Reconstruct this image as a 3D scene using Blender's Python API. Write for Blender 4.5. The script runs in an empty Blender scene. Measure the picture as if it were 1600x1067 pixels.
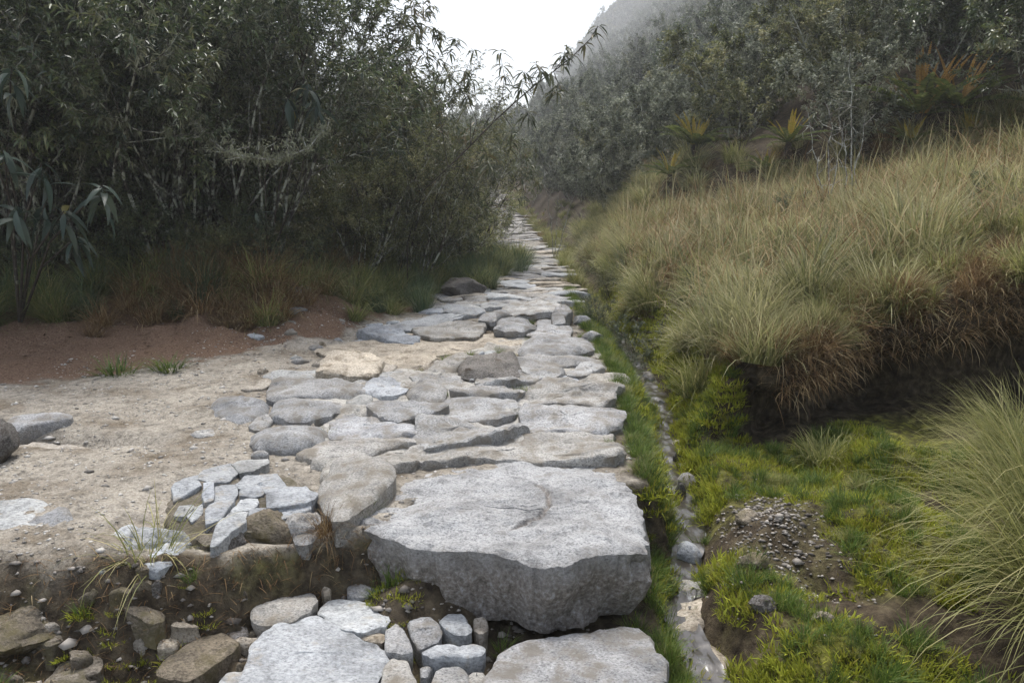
import bpy, math, random
import numpy as np
from mathutils import Vector, Matrix, Euler

# ------------------------------------------------------------------ camera, sky, sun, exposure
SC = bpy.context.scene
COL = SC.collection
CAM_Z = 1.55
PITCH = math.radians(10.7)
F = 1232.0                                   # focal length in photo pixels (photo 1600 x 1067)
cam_d = bpy.data.cameras.new("camera")
cam = bpy.data.objects.new("camera", cam_d)
COL.objects.link(cam)
cam.location = (0, 0, CAM_Z)
cam.rotation_euler = (math.pi / 2 - PITCH, 0, 0)
cam_d.sensor_width = 36.0
cam_d.lens = 36.0 * F / 1600.0
cam_d.clip_start = 0.05
cam_d.clip_end = 3000
SC.camera = cam

SUN_EL, SUN_AZ = math.radians(64), math.radians(-12)     # azimuth from +Y (ahead), positive to the right
world = bpy.data.worlds.new("World")
SC.world = world
world.use_nodes = True
wn = world.node_tree
wn.nodes.clear()
sky = wn.nodes.new("ShaderNodeTexSky")
sky.sky_type = 'NISHITA'
sky.sun_disc = False
sky.sun_elevation = SUN_EL
sky.sun_rotation = SUN_AZ
sky.air_density = 1.0
sky.dust_density = 3.0
sky.ozone_density = 1.0
hs = wn.nodes.new("ShaderNodeHueSaturation")
hs.inputs["Saturation"].default_value = 0.55
bg = wn.nodes.new("ShaderNodeBackground")
bg.inputs["Strength"].default_value = 0.115
wo = wn.nodes.new("ShaderNodeOutputWorld")
wn.links.new(sky.outputs[0], hs.inputs["Color"])
wn.links.new(hs.outputs[0], bg.inputs["Color"])
wn.links.new(bg.outputs[0], wo.inputs["Surface"])

sun_d = bpy.data.lights.new("sun", 'SUN')
sun_d.energy = 1.5
sun_d.angle = math.radians(15)
sun_d.color = (1.0, 0.97, 0.93)
sun = bpy.data.objects.new("sun", sun_d)
COL.objects.link(sun)
sd = Vector((math.sin(SUN_AZ) * math.cos(SUN_EL), math.cos(SUN_AZ) * math.cos(SUN_EL), math.sin(SUN_EL)))
sun.rotation_euler = sd.to_track_quat('Z', 'Y').to_euler()
sun.location = sd * 40

vs = SC.view_settings
vs.view_transform = 'Standard'
vs.look = 'None'
vs.exposure = 1.22
vs.gamma = 1.0
vs.use_curve_mapping = False
SC.render.engine = 'CYCLES'
cy = SC.cycles
cy.use_denoising = True
cy.max_bounces = 6
cy.diffuse_bounces = 3
cy.glossy_bounces = 2
cy.transmission_bounces = 4
cy.transparent_max_bounces = 8
cy.volume_bounces = 4
cy.use_adaptive_sampling = True
cy.adaptive_threshold = 0.015
HAZE_DENSITY = 0.0018


# ------------------------------------------------------------------ helpers
def G(u, v, z=0.0):
    """The point of the plane at height z seen at a pixel of the photo, used only to read real positions off the ground."""
    xc, yc = (u - 800.0) / F, -(v - 533.5) / F
    dy = math.cos(PITCH) + yc * math.sin(PITCH)
    dz = -math.sin(PITCH) + yc * math.cos(PITCH)
    t = (z - CAM_Z) / dz
    return xc * t, dy * t


def P(u, v, y):
    """The point at depth y (metres ahead) seen at a pixel."""
    xc, yc = (u - 800.0) / F, -(v - 533.5) / F
    dy = math.cos(PITCH) + yc * math.sin(PITCH)
    dz = -math.sin(PITCH) + yc * math.cos(PITCH)
    t = y / dy
    return np.array((xc * t, y, CAM_Z + dz * t))


def hash01(xi, yi, s):
    h = (xi.astype(np.int64) * 374761393 + yi.astype(np.int64) * 668265263 + int(s) * 1442695041) & 0xffffffff
    h = ((h ^ (h >> 13)) * 1274126177) & 0xffffffff
    h = ((h ^ (h >> 16)) * 2246822519) & 0xffffffff
    return ((h ^ (h >> 15)) & 0xffffff) / float(0xffffff)


def vnoise(x, y, s=0):
    x = np.asarray(x, float); y = np.asarray(y, float)
    xi, yi = np.floor(x), np.floor(y)
    fx, fy = x - xi, y - yi
    fx = fx * fx * (3 - 2 * fx); fy = fy * fy * (3 - 2 * fy)
    a = hash01(xi, yi, s); b = hash01(xi + 1, yi, s); c = hash01(xi, yi + 1, s); d = hash01(xi + 1, yi + 1, s)
    return (a * (1 - fx) + b * fx) * (1 - fy) + (c * (1 - fx) + d * fx) * fy - 0.5


def fbm(x, y, o=4, s=0):
    r, a, f = 0, 1.0, 1.0
    for i in range(o):
        r = r + a * vnoise(np.asarray(x) * f + 17.3 * i, np.asarray(y) * f - 9.1 * i, s + i)
        a *= 0.5; f *= 2.03
    return r


def norm(a):
    return a / np.maximum(np.linalg.norm(a, axis=-1, keepdims=True), 1e-9)


def ss(a, b, x):
    t = np.clip((np.asarray(x, float) - a) / (b - a), 0, 1)
    return t * t * (3 - 2 * t)


def curve(xs, ys, w=0.8):
    g = np.arange(xs[0], xs[-1], 0.05)
    v = np.interp(g, xs, ys)
    k = np.exp(-0.5 * (np.arange(-3 * w, 3 * w + 1e-6, 0.05) / (w / 1.5)) ** 2); k /= k.sum()
    n = len(k) // 2
    v = np.convolve(np.pad(v, n, mode='edge'), k, 'same')[n:n + len(g)]
    return lambda q: np.interp(q, g, v)


def new_mesh(name, verts, tris=None, quads=None, mats=(), smooth=False, attrs=None):
    verts = np.asarray(verts, np.float32)
    me = bpy.data.meshes.new(name)
    nt = 0 if tris is None else len(tris)
    nq = 0 if quads is None else len(quads)
    me.vertices.add(len(verts))
    me.vertices.foreach_set("co", verts.ravel())
    me.loops.add(nt * 3 + nq * 4)
    me.polygons.add(nt + nq)
    li = []
    if nt: li.append(np.asarray(tris, np.int32).ravel())
    if nq: li.append(np.asarray(quads, np.int32).ravel())
    me.loops.foreach_set("vertex_index", np.concatenate(li))
    st = np.concatenate([np.arange(nt) * 3, nt * 3 + np.arange(nq) * 4]).astype(np.int32)
    me.polygons.foreach_set("loop_start", st)
    if smooth:
        me.polygons.foreach_set("use_smooth", np.ones(nt + nq, bool))
    for k, a in (attrs or {}).items():
        a = np.asarray(a, np.float32)
        if a.ndim == 1:
            me.attributes.new(k, 'FLOAT', 'POINT').data.foreach_set("value", a)
        elif a.shape[1] == 4:
            me.attributes.new(k, 'FLOAT_COLOR', 'POINT').data.foreach_set("color", a.ravel())
        else:
            me.attributes.new(k, 'FLOAT_VECTOR', 'POINT').data.foreach_set("vector", a.ravel())
    me.update(calc_edges=True)
    for m in mats:
        me.materials.append(m)
    return me


def obj(name, me, parent=None, loc=(0, 0, 0), rot=(0, 0, 0), scale=(1, 1, 1)):
    o = bpy.data.objects.new(name, me)
    COL.objects.link(o)
    o.location = loc; o.rotation_euler = rot; o.scale = scale
    if parent is not None:
        o.parent = parent
    return o


def tag(o, label=None, cat=None, group=None, kind=None):
    if label: o["label"] = label
    if cat: o["category"] = cat
    if group: o["group"] = group
    if kind: o["kind"] = kind
    return o


def copy_tree(o, parent=None):
    c = o.copy(); COL.objects.link(c)
    c.parent = parent
    for ch in o.children:
        copy_tree(ch, c)
    return c


# ------------------------------------------------------------------ materials
def mat(name):
    m = bpy.data.materials.new(name)
    m.use_nodes = True
    nt = m.node_tree
    nt.nodes.clear()
    out = nt.nodes.new("ShaderNodeOutputMaterial")
    return m, nt, out


def nd(nt, t, **kw):
    n = nt.nodes.new(t)
    for k, v in kw.items():
        if hasattr(n, k) and k not in n.inputs:
            setattr(n, k, v)
        else:
            n.inputs[k].default_value = v
    return n


def ramp(nt, stops, fac=None, interp='LINEAR'):
    r = nt.nodes.new("ShaderNodeValToRGB")
    cr = r.color_ramp
    cr.interpolation = interp
    while len(cr.elements) < len(stops):
        cr.elements.new(0.5)
    for e, (p, c) in zip(cr.elements, stops):
        e.position = p
        e.color = (c[0], c[1], c[2], 1) if not np.isscalar(c) else (c, c, c, 1)
    if fac is not None:
        nt.links.new(fac, r.inputs[0])
    return r


def noise_n(nt, vec, scale, detail=4, rough=0.55):
    n = nd(nt, "ShaderNodeTexNoise", Scale=scale, Detail=detail, Roughness=rough)
    nt.links.new(vec, n.inputs["Vector"])
    return n


def mix_c(nt, fac, a, b, mode='MIX'):
    m = nt.nodes.new("ShaderNodeMix")
    m.data_type = 'RGBA'
    m.blend_type = mode
    for s, v in ((m.inputs["Factor"], fac), (m.inputs[6], a), (m.inputs[7], b)):
        if hasattr(v, "links") or hasattr(v, "is_linked"):
            nt.links.new(v, s)
        elif np.isscalar(v):
            s.default_value = v
        else:
            s.default_value = (v[0], v[1], v[2], 1)
    return m.outputs[2]


def leaf_mat(name, cols, transl=0.25, rough=0.5, spec=0.3, along=None):
    """Foliage colour picked per leaf from the attribute tint; along: colour the blades change to towards their tips (attribute tt)."""
    m, nt, out = mat(name)
    a = nd(nt, "ShaderNodeAttribute", attribute_name="tint")
    n = len(cols)
    r = ramp(nt, [(i / max(1, n - 1), c) for i, c in enumerate(cols)], a.outputs["Fac"])
    col = r.outputs[0]
    if along is not None:
        t = nd(nt, "ShaderNodeAttribute", attribute_name="tt")
        tr = ramp(nt, [(0.0, 0.0), (0.55, 0.12), (1.0, 0.65)], t.outputs["Fac"])
        col = mix_c(nt, tr.outputs[0], col, along)
    oi = nt.nodes.new("ShaderNodeObjectInfo")
    vr = ramp(nt, [(0.0, 0.75), (1.0, 1.2)], oi.outputs["Random"])
    col = mix_c(nt, 1.0, col, vr.outputs[0], 'MULTIPLY')
    b = nd(nt, "ShaderNodeBsdfPrincipled", Roughness=rough)
    b.inputs["Specular IOR Level"].default_value = spec
    nt.links.new(col, b.inputs["Base Color"])
    tr = nt.nodes.new("ShaderNodeBsdfTranslucent")
    nt.links.new(col, tr.inputs["Color"])
    mx = nd(nt, "ShaderNodeMixShader"); mx.inputs[0].default_value = transl
    nt.links.new(b.outputs[0], mx.inputs[1]); nt.links.new(tr.outputs[0], mx.inputs[2])
    nt.links.new(mx.outputs[0], out.inputs["Surface"])
    return m


def bark_mat(name, c0, c1, lichen, amount):
    m, nt, out = mat(name)
    tc = nt.nodes.new("ShaderNodeTexCoord")
    n1 = noise_n(nt, tc.outputs["Object"], 14, 4)
    n2 = noise_n(nt, tc.outputs["Object"], 7, 5, 0.7)
    base = ramp(nt, [(0.3, c0), (0.7, c1)], n1.outputs["Fac"])
    f = ramp(nt, [(0.62 - amount * 0.4, 0.0), (0.70 - amount * 0.4, 1.0)], n2.outputs["Fac"])
    col = mix_c(nt, f.outputs[0], base.outputs[0], lichen)
    b = nd(nt, "ShaderNodeBsdfPrincipled", Roughness=0.9)
    nt.links.new(col, b.inputs["Base Color"])
    nt.links.new(b.outputs[0], out.inputs["Surface"])
    return m


def stone_mat(name, light, mid, dark, stain, stain_amt=0.45, grain=1.0, crust=None):
    m, nt, out = mat(name)
    tc = nt.nodes.new("ShaderNodeTexCoord")
    oi = nt.nodes.new("ShaderNodeObjectInfo")
    ad = nd(nt, "ShaderNodeVectorMath", operation='ADD')
    sc_ = nd(nt, "ShaderNodeVectorMath", operation='SCALE'); sc_.inputs["Scale"].default_value = 37.0
    cmb = nt.nodes.new("ShaderNodeCombineXYZ")
    for i in range(3): nt.links.new(oi.outputs["Random"], cmb.inputs[i])
    nt.links.new(cmb.outputs[0], sc_.inputs[0])
    nt.links.new(tc.outputs["Object"], ad.inputs[0]); nt.links.new(sc_.outputs[0], ad.inputs[1])
    v = ad.outputs[0]
    mp = nd(nt, "ShaderNodeMapping"); mp.inputs["Scale"].default_value = (0.95, 1.35, 1.35)
    mp.inputs["Rotation"].default_value = (0, 0, 0.25)
    nt.links.new(v, mp.inputs["Vector"])
    g1 = noise_n(nt, mp.outputs[0], 85 * grain, 3, 0.75)         # mineral grain
    g2 = noise_n(nt, v, 15 * grain, 7, 0.72)
    g3 = noise_n(nt, v, 3.2, 5, 0.6)                            # patches
    g4 = noise_n(nt, v, 7.5, 6, 0.7)
    base = ramp(nt, [(0.31, tuple(.9 * a + .1 * b for a, b in zip(dark, mid))), (0.45, mid), (0.68, light)], g1.outputs["Fac"])
    veins = ramp(nt, [(0.34, 0.50), (0.46, 0.95), (0.70, 1.15)], g2.outputs["Fac"])
    col = mix_c(nt, 0.85, base.outputs[0], veins.outputs[0], 'MULTIPLY')
    patch = ramp(nt, [(0.33, 0.58), (0.48, 0.95), (0.64, 1.18), (0.75, 1.28)], g3.outputs["Fac"])
    col = mix_c(nt, 1.0, col, patch.outputs[0], 'MULTIPLY')
    sf = ramp(nt, [(0.68 - stain_amt * 0.35, 0.0), (0.80 - stain_amt * 0.3, 0.9)], g4.outputs["Fac"])
    col = mix_c(nt, sf.outputs[0], col, stain)
    rr = ramp(nt, [(0.0, (0.74, 0.73, 0.71)), (0.25, (1.06, 1.07, 1.09)), (0.45, (0.86, 0.82, 0.74)), (0.62, (1.12, 1.10, 1.05)), (0.8, (0.74, 0.75, 0.76)), (1.0, (1.02, 0.97, 0.88))], oi.outputs["Random"])
    col = mix_c(nt, 1.0, col, rr.outputs[0], 'MULTIPLY')
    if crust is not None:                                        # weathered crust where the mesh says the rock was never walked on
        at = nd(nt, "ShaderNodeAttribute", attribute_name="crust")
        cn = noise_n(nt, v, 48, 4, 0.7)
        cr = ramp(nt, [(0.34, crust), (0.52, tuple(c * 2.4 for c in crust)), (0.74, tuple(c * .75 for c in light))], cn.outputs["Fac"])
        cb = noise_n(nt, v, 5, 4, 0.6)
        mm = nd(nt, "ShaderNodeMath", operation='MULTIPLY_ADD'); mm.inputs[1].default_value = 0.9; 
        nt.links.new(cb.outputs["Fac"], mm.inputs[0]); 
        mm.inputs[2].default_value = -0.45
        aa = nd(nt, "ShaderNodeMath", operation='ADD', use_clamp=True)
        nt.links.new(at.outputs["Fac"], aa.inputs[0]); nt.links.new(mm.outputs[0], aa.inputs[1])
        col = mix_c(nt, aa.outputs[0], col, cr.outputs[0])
    b = nd(nt, "ShaderNodeBsdfPrincipled", Roughness=0.75)
    b.inputs["Specular IOR Level"].default_value = 0.35
    nt.links.new(col, b.inputs["Base Color"])
    h1 = nd(nt, "ShaderNodeMath", operation='MULTIPLY_ADD'); h1.inputs[1].default_value = 0.35
    nt.links.new(g1.outputs["Fac"], h1.inputs[0]); nt.links.new(g2.outputs["Fac"], h1.inputs[2])
    bp = nd(nt, "ShaderNodeBump", Strength=0.75, Distance=0.02)
    nt.links.new(h1.outputs[0], bp.inputs["Height"])
    nt.links.new(bp.outputs[0], b.inputs["Normal"])
    nt.links.new(b.outputs[0], out.inputs["Surface"])
    return m


def plain_mat(name, c0, c1, scale=20, rough=0.85):
    m, nt, out = mat(name)
    tc = nt.nodes.new("ShaderNodeTexCoord")
    n1 = noise_n(nt, tc.outputs["Object"], scale, 4)
    at = nd(nt, "ShaderNodeAttribute", attribute_name="tint")
    ad = nd(nt, "ShaderNodeMath", operation='MULTIPLY_ADD'); ad.inputs[1].default_value = 0.8
    nt.links.new(at.outputs["Fac"], ad.inputs[0])
    mu = nd(nt, "ShaderNodeMath", operation='MULTIPLY'); mu.inputs[1].default_value = 0.35
    nt.links.new(n1.outputs["Fac"], mu.inputs[0]); nt.links.new(mu.outputs[0], ad.inputs[2])
    r = ramp(nt, [(0.1, c0), (0.95, c1)], ad.outputs[0])
    b = nd(nt, "ShaderNodeBsdfPrincipled", Roughness=rough)
    nt.links.new(r.outputs[0], b.inputs["Base Color"])
    nt.links.new(b.outputs[0], out.inputs["Surface"])
    return m


def ground_mat():
    m, nt, out = mat("ground")
    tc = nt.nodes.new("ShaderNodeTexCoord")
    v = tc.outputs["Object"]
    za = nd(nt, "ShaderNodeAttribute", attribute_name="zone")
    sep = nt.nodes.new("ShaderNodeSeparateColor")
    nt.links.new(za.outputs["Color"], sep.inputs[0])
    fine = noise_n(nt, v, 70, 4, 0.75)
    mid = noise_n(nt, v, 14, 5, 0.65)
    big = noise_n(nt, v, 2.2, 5, 0.6)
    soil = ramp(nt, [(0.3, (0.022, 0.016, 0.010)), (0.5, (0.060, 0.045, 0.028)), (0.72, (0.14, 0.112, 0.070))], mid.outputs["Fac"])
    sand0 = ramp(nt, [(0.26, (0.13, 0.112, 0.088)), (0.45, (0.36, 0.325, 0.268)), (0.72, (0.56, 0.52, 0.45))], fine.outputs["Fac"])
    sandp = ramp(nt, [(0.34, (0.52, 0.47, 0.41)), (0.50, (0.86, 0.85, 0.84)), (0.68, (1.06, 1.05, 1.04))], big.outputs["Fac"])
    sand = mix_c(nt, 1.0, sand0.outputs[0], sandp.outputs[0], 'MULTIPLY')
    sm = ramp(nt, [(0.36, 0.45), (0.52, 0.95), (0.7, 1.05)], mid.outputs["Fac"])
    sand = mix_c(nt, 0.8, sand, sm.outputs[0], 'MULTIPLY')
    dirt = ramp(nt, [(0.30, (0.035, 0.022, 0.015)), (0.48, (0.15, 0.092, 0.060)), (0.70, (0.32, 0.225, 0.155))], fine.outputs["Fac"])
    moss = ramp(nt, [(0.34, (0.030, 0.024, 0.010)), (0.5, (0.075, 0.075, 0.018)), (0.68, (0.20, 0.195, 0.035))], mid.outputs["Fac"])
    col = soil.outputs[0]
    col = mix_c(nt, sep.outputs[2], col, moss.outputs[0])
    col = mix_c(nt, sep.outputs[1], col, dirt.outputs[0])
    col = mix_c(nt, sep.outputs[0], col, sand)
    b = nd(nt, "ShaderNodeBsdfPrincipled", Roughness=0.92)
    b.inputs["Specular IOR Level"].default_value = 0.2
    nt.links.new(col, b.inputs["Base Color"])
    h = nd(nt, "ShaderNodeMath", operation='MULTIPLY_ADD'); h.inputs[1].default_value = 0.5
    nt.links.new(fine.outputs["Fac"], h.inputs[0]); nt.links.new(mid.outputs["Fac"], h.inputs[2])
    bp = nd(nt, "ShaderNodeBump", Strength=0.8, Distance=0.03)
    nt.links.new(h.outputs[0], bp.inputs["Height"])
    nt.links.new(bp.outputs[0], b.inputs["Normal"])
    nt.links.new(b.outputs[0], out.inputs["Surface"])
    return m


def water_mat():
    m, nt, out = mat("water")
    tc = nt.nodes.new("ShaderNodeTexCoord")
    mp = nd(nt, "ShaderNodeMapping"); mp.inputs["Scale"].default_value = (1.0, 0.45, 1.0)
    nt.links.new(tc.outputs["Object"], mp.inputs["Vector"])
    n1 = noise_n(nt, mp.outputs[0], 16, 2, 0.5)
    n2 = noise_n(nt, mp.outputs[0], 13, 6, 0.75)
    bp = nd(nt, "ShaderNodeBump", Strength=0.7, Distance=0.025)
    nt.links.new(n1.outputs["Fac"], bp.inputs["Height"])
    tr = nd(nt, "ShaderNodeBsdfPrincipled", Roughness=0.3); tr.inputs["Base Color"].default_value = (0.035, 0.028, 0.020, 1)
    gl = nd(nt, "ShaderNodeBsdfGlossy", Roughness=0.16); gl.inputs["Color"].default_value = (0.75, 0.75, 0.75, 1)
    nt.links.new(bp.outputs[0], gl.inputs["Normal"])
    fr = nd(nt, "ShaderNodeFresnel", IOR=1.33)
    nt.links.new(bp.outputs[0], fr.inputs["Normal"])
    mx = nt.nodes.new("ShaderNodeMixShader")
    nt.links.new(fr.outputs[0], mx.inputs[0]); nt.links.new(tr.outputs[0], mx.inputs[1]); nt.links.new(gl.outputs[0], mx.inputs[2])
    foam = nd(nt, "ShaderNodeBsdfPrincipled", Roughness=0.5); foam.inputs["Base Color"].default_value = (0.62, 0.64, 0.66, 1)
    ff = ramp(nt, [(0.60, 0.0), (0.72, 0.55)], n2.outputs["Fac"])
    m2 = nt.nodes.new("ShaderNodeMixShader")
    nt.links.new(ff.outputs[0], m2.inputs[0]); nt.links.new(mx.outputs[0], m2.inputs[1]); nt.links.new(foam.outputs[0], m2.inputs[2])
    nt.links.new(m2.outputs[0], out.inputs["Surface"])
    return m


M = {}
M['ground'] = ground_mat()
M['water'] = water_mat()
M['granite'] = stone_mat("granite", (0.54, 0.54, 0.535), (0.325, 0.325, 0.325), (0.085, 0.085, 0.088), (0.20, 0.18, 0.15), 0.62)
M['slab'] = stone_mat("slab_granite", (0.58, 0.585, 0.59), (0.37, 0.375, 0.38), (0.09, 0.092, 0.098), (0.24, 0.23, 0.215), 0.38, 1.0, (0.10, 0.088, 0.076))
M['tan_rock'] = stone_mat("tan_rock", (0.56, 0.51, 0.44), (0.36, 0.32, 0.265), (0.13, 0.11, 0.085), (0.17, 0.14, 0.10), 0.5, 0.8)
M['pale_rock'] = stone_mat("pale_rock", (0.52, 0.505, 0.47), (0.36, 0.345, 0.315), (0.15, 0.14, 0.12), (0.20, 0.175, 0.14), 0.5, 0.9)
M['ledge_rock'] = stone_mat("ledge_rock", (0.28, 0.245, 0.195), (0.145, 0.122, 0.092), (0.045, 0.037, 0.026), (0.10, 0.085, 0.04), 0.6, 0.8)
M['slate'] = stone_mat("slate_rock", (0.50, 0.52, 0.54), (0.33, 0.345, 0.36), (0.17, 0.175, 0.18), (0.33, 0.30, 0.25), 0.35, 0.7)
M['dark_rock'] = stone_mat("dark_rock", (0.26, 0.25, 0.24), (0.105, 0.095, 0.085), (0.035, 0.03, 0.026), (0.06, 0.045, 0.03), 0.5)
M['bark'] = bark_mat("lichen_bark", (0.030, 0.025, 0.020), (0.085, 0.075, 0.060), (0.40, 0.41, 0.33), 0.36)
M['bark_dark'] = bark_mat("dark_bark", (0.020, 0.016, 0.012), (0.07, 0.055, 0.04), (0.22, 0.23, 0.17), 0.12)
M['bare_twig'] = bark_mat("bare_twig", (0.13, 0.12, 0.105), (0.28, 0.27, 0.24), (0.48, 0.49, 0.43), 0.32)
M['lichen'] = leaf_mat("lichen", [(0.12, 0.13, 0.08), (0.24, 0.25, 0.16), (0.36, 0.37, 0.27)], 0.2, 0.9, 0.1)
M['leaf_dark'] = leaf_mat("leaf_dark", [(0.026, 0.042, 0.020), (0.066, 0.095, 0.042), (0.13, 0.165, 0.066), (0.23, 0.235, 0.11)], 0.22, 0.36, 0.6)
M['leaf_olive'] = leaf_mat("leaf_olive", [(0.050, 0.062, 0.025), (0.125, 0.14, 0.056), (0.24, 0.25, 0.11), (0.38, 0.35, 0.18)], 0.28, 0.5, 0.3)
M['leaf_grey'] = leaf_mat("leaf_grey", [(0.050, 0.062, 0.038), (0.13, 0.15, 0.095), (0.26, 0.28, 0.20), (0.44, 0.45, 0.36)], 0.25, 0.55, 0.3)
M['leaf_lance'] = leaf_mat("leaf_lance", [(0.040, 0.056, 0.026), (0.075, 0.092, 0.045), (0.13, 0.14, 0.068), (0.17, 0.13, 0.06)], 0.3, 0.45, 0.35)
M['leaf_big'] = leaf_mat("leaf_big", [(0.035, 0.060, 0.045), (0.065, 0.095, 0.070), (0.12, 0.15, 0.11), (0.22, 0.19, 0.05)], 0.25, 0.4, 0.4)
M['grass_straw'] = leaf_mat("grass_straw", [(0.07, 0.09, 0.030), (0.20, 0.215, 0.080), (0.40, 0.38, 0.18), (0.72, 0.63, 0.40)], 0.38, 0.55, 0.25, (0.48, 0.44, 0.25))
M['grass_olive'] = leaf_mat("grass_olive", [(0.06, 0.085, 0.024), (0.15, 0.18, 0.050), (0.28, 0.29, 0.095), (0.56, 0.48, 0.25)], 0.38, 0.5, 0.25, (0.46, 0.42, 0.18))
M['grass_green'] = leaf_mat("grass_green", [(0.045, 0.085, 0.018), (0.095, 0.155, 0.030), (0.16, 0.215, 0.045), (0.26, 0.26, 0.08)], 0.3, 0.5, 0.25)
M['grass_blue'] = leaf_mat("grass_blue", [(0.045, 0.080, 0.040), (0.095, 0.14, 0.070), (0.19, 0.21, 0.105)], 0.3, 0.5, 0.25)
M['grass_dark'] = leaf_mat("grass_dark", [(0.075, 0.10, 0.030), (0.15, 0.185, 0.055), (0.28, 0.285, 0.105), (0.46, 0.38, 0.19)], 0.3, 0.5, 0.25)
M['grass_dry'] = leaf_mat("grass_dry", [(0.075, 0.042, 0.020), (0.19, 0.115, 0.055), (0.34, 0.245, 0.125), (0.54, 0.44, 0.27)], 0.25, 0.7, 0.15)
M['moss'] = leaf_mat("moss", [(0.13, 0.15, 0.018), (0.25, 0.28, 0.030), (0.36, 0.37, 0.050), (0.30, 0.22, 0.06)], 0.25, 0.7, 0.1)
M['fern'] = leaf_mat("fern_green", [(0.065, 0.095, 0.03), (0.13, 0.165, 0.05), (0.21, 0.22, 0.08)], 0.3, 0.5, 0.25)
M['fern_orange'] = leaf_mat("fern_orange", [(0.28, 0.17, 0.05), (0.40, 0.24, 0.07), (0.46, 0.30, 0.10)], 0.3, 0.6, 0.2)
M['fern_yellow'] = leaf_mat("fern_yellow", [(0.30, 0.26, 0.04), (0.44, 0.35, 0.06), (0.50, 0.34, 0.08)], 0.3, 0.6, 0.2)
M['litter'] = leaf_mat("litter", [(0.05, 0.03, 0.018), (0.12, 0.075, 0.045), (0.24, 0.17, 0.11), (0.38, 0.31, 0.22)], 0.1, 0.8, 0.15)
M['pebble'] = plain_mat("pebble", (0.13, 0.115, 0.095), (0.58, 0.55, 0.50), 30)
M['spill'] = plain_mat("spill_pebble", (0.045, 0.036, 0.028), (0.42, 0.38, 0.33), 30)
M['root'] = plain_mat("root", (0.025, 0.016, 0.010), (0.14, 0.10, 0.065), 30)

# ------------------------------------------------------------------ terrain
ER = curve([-60, 2, 3, 5.5, 8, 12, 19, 38, 60, 90, 200], [.55, .55, .60, .86, .88, .86, 1.10, .50, -1.05, -5, -30])   # right edge of the paving
EL = curve([-60, 13, 19.5, 38, 60, 90, 200], [-1.0, -1.0, -.40, -.80, -2.3, -6.2, -31])                             # its left edge, beyond the sandy widening
XC = curve([-60, 2, 2.95, 3.75, 4.6, 5.85, 7.6, 9, 11, 15, 19, 38, 60, 90, 200],
           [.62, .72, .83, .90, 1.015, 1.23, 1.44, 1.36, 1.28, 1.32, 1.55, 1.0, -.55, -4.5, -29.5], 0.5)                # the water channel
ZC = curve([-60, 2, 3, 5.8, 7.6, 9, 11, 14, 20, 200], [-.62, -.54, -.47, -.40, -.34, -.22, -.14, -.09, -.06, -.06], 0.5)
XF = curve([-60, 7, 9, 11, 12, 13, 14, 15.5, 18, 25, 38, 60, 90, 200], [14, 12, 10, 8.2, 7.0, 5.0, 3.5, 2.3, 2.1, 2.3, 1.9, 1.0, 1.5, 6], 0.6)    # foot of the hillside
YL = curve([-60, -6, -2.6, -1.6, -1.25, -1.1, -.95, -.6, -.4, .9, 60], [3.2, 3.2, 3.20, 3.20, 3.30, 3.40, 3.50, 3.54, 4.15, 4.15, 4.15], 0.10)
DW = curve([-60, -2.6, -1.7, -1.25, -1.0, 60], [.70, .70, .42, .30, .14, .10], 0.15)
VEG = np.array([(-30, 6.0), (-9, 7.8), (-5.5, 8.3), (-3.95, 8.7), (-2.75, 9.1), (-2.1, 10.8), (-1.15, 13), (-.55, 17), (-.45, 19.5), (-.85, 38), (-2.45, 60), (-6.4, 90), (-32, 200)])


def veg_dist(x, y):
    """Signed distance into the thicket on the left (positive inside)."""
    x = np.asarray(x, float); y = np.asarray(y, float)
    best = np.full(np.broadcast(x, y).shape, 1e9); sg = np.zeros_like(best)
    for a, b in zip(VEG[:-1], VEG[1:]):
        d = b - a; L2 = d @ d
        t = np.clip(((x - a[0]) * d[0] + (y - a[1]) * d[1]) / L2, 0, 1)
        px, py = x - a[0] - t * d[0], y - a[1] - t * d[1]
        q = np.hypot(px, py)
        s = np.where(d[0] * py - d[1] * px > 0, 1.0, -1.0)
        k = q < best
        best = np.where(k, q, best); sg = np.where(k, s, sg)
    return best * sg


def RISE(y):
    q = np.maximum(np.asarray(y, float) - 20, 0)
    return np.where(q < 40, 0.0011 * q * q, 1.76 + 0.03 * (q - 40))


def YB(x):
    return 6.02 + 0.22 * fbm(np.asarray(x) * 1.7, 3.1, 3, 5) + 0.02 * (x - 3) - .38 * ss(2.7, 1.7, x)


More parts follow.
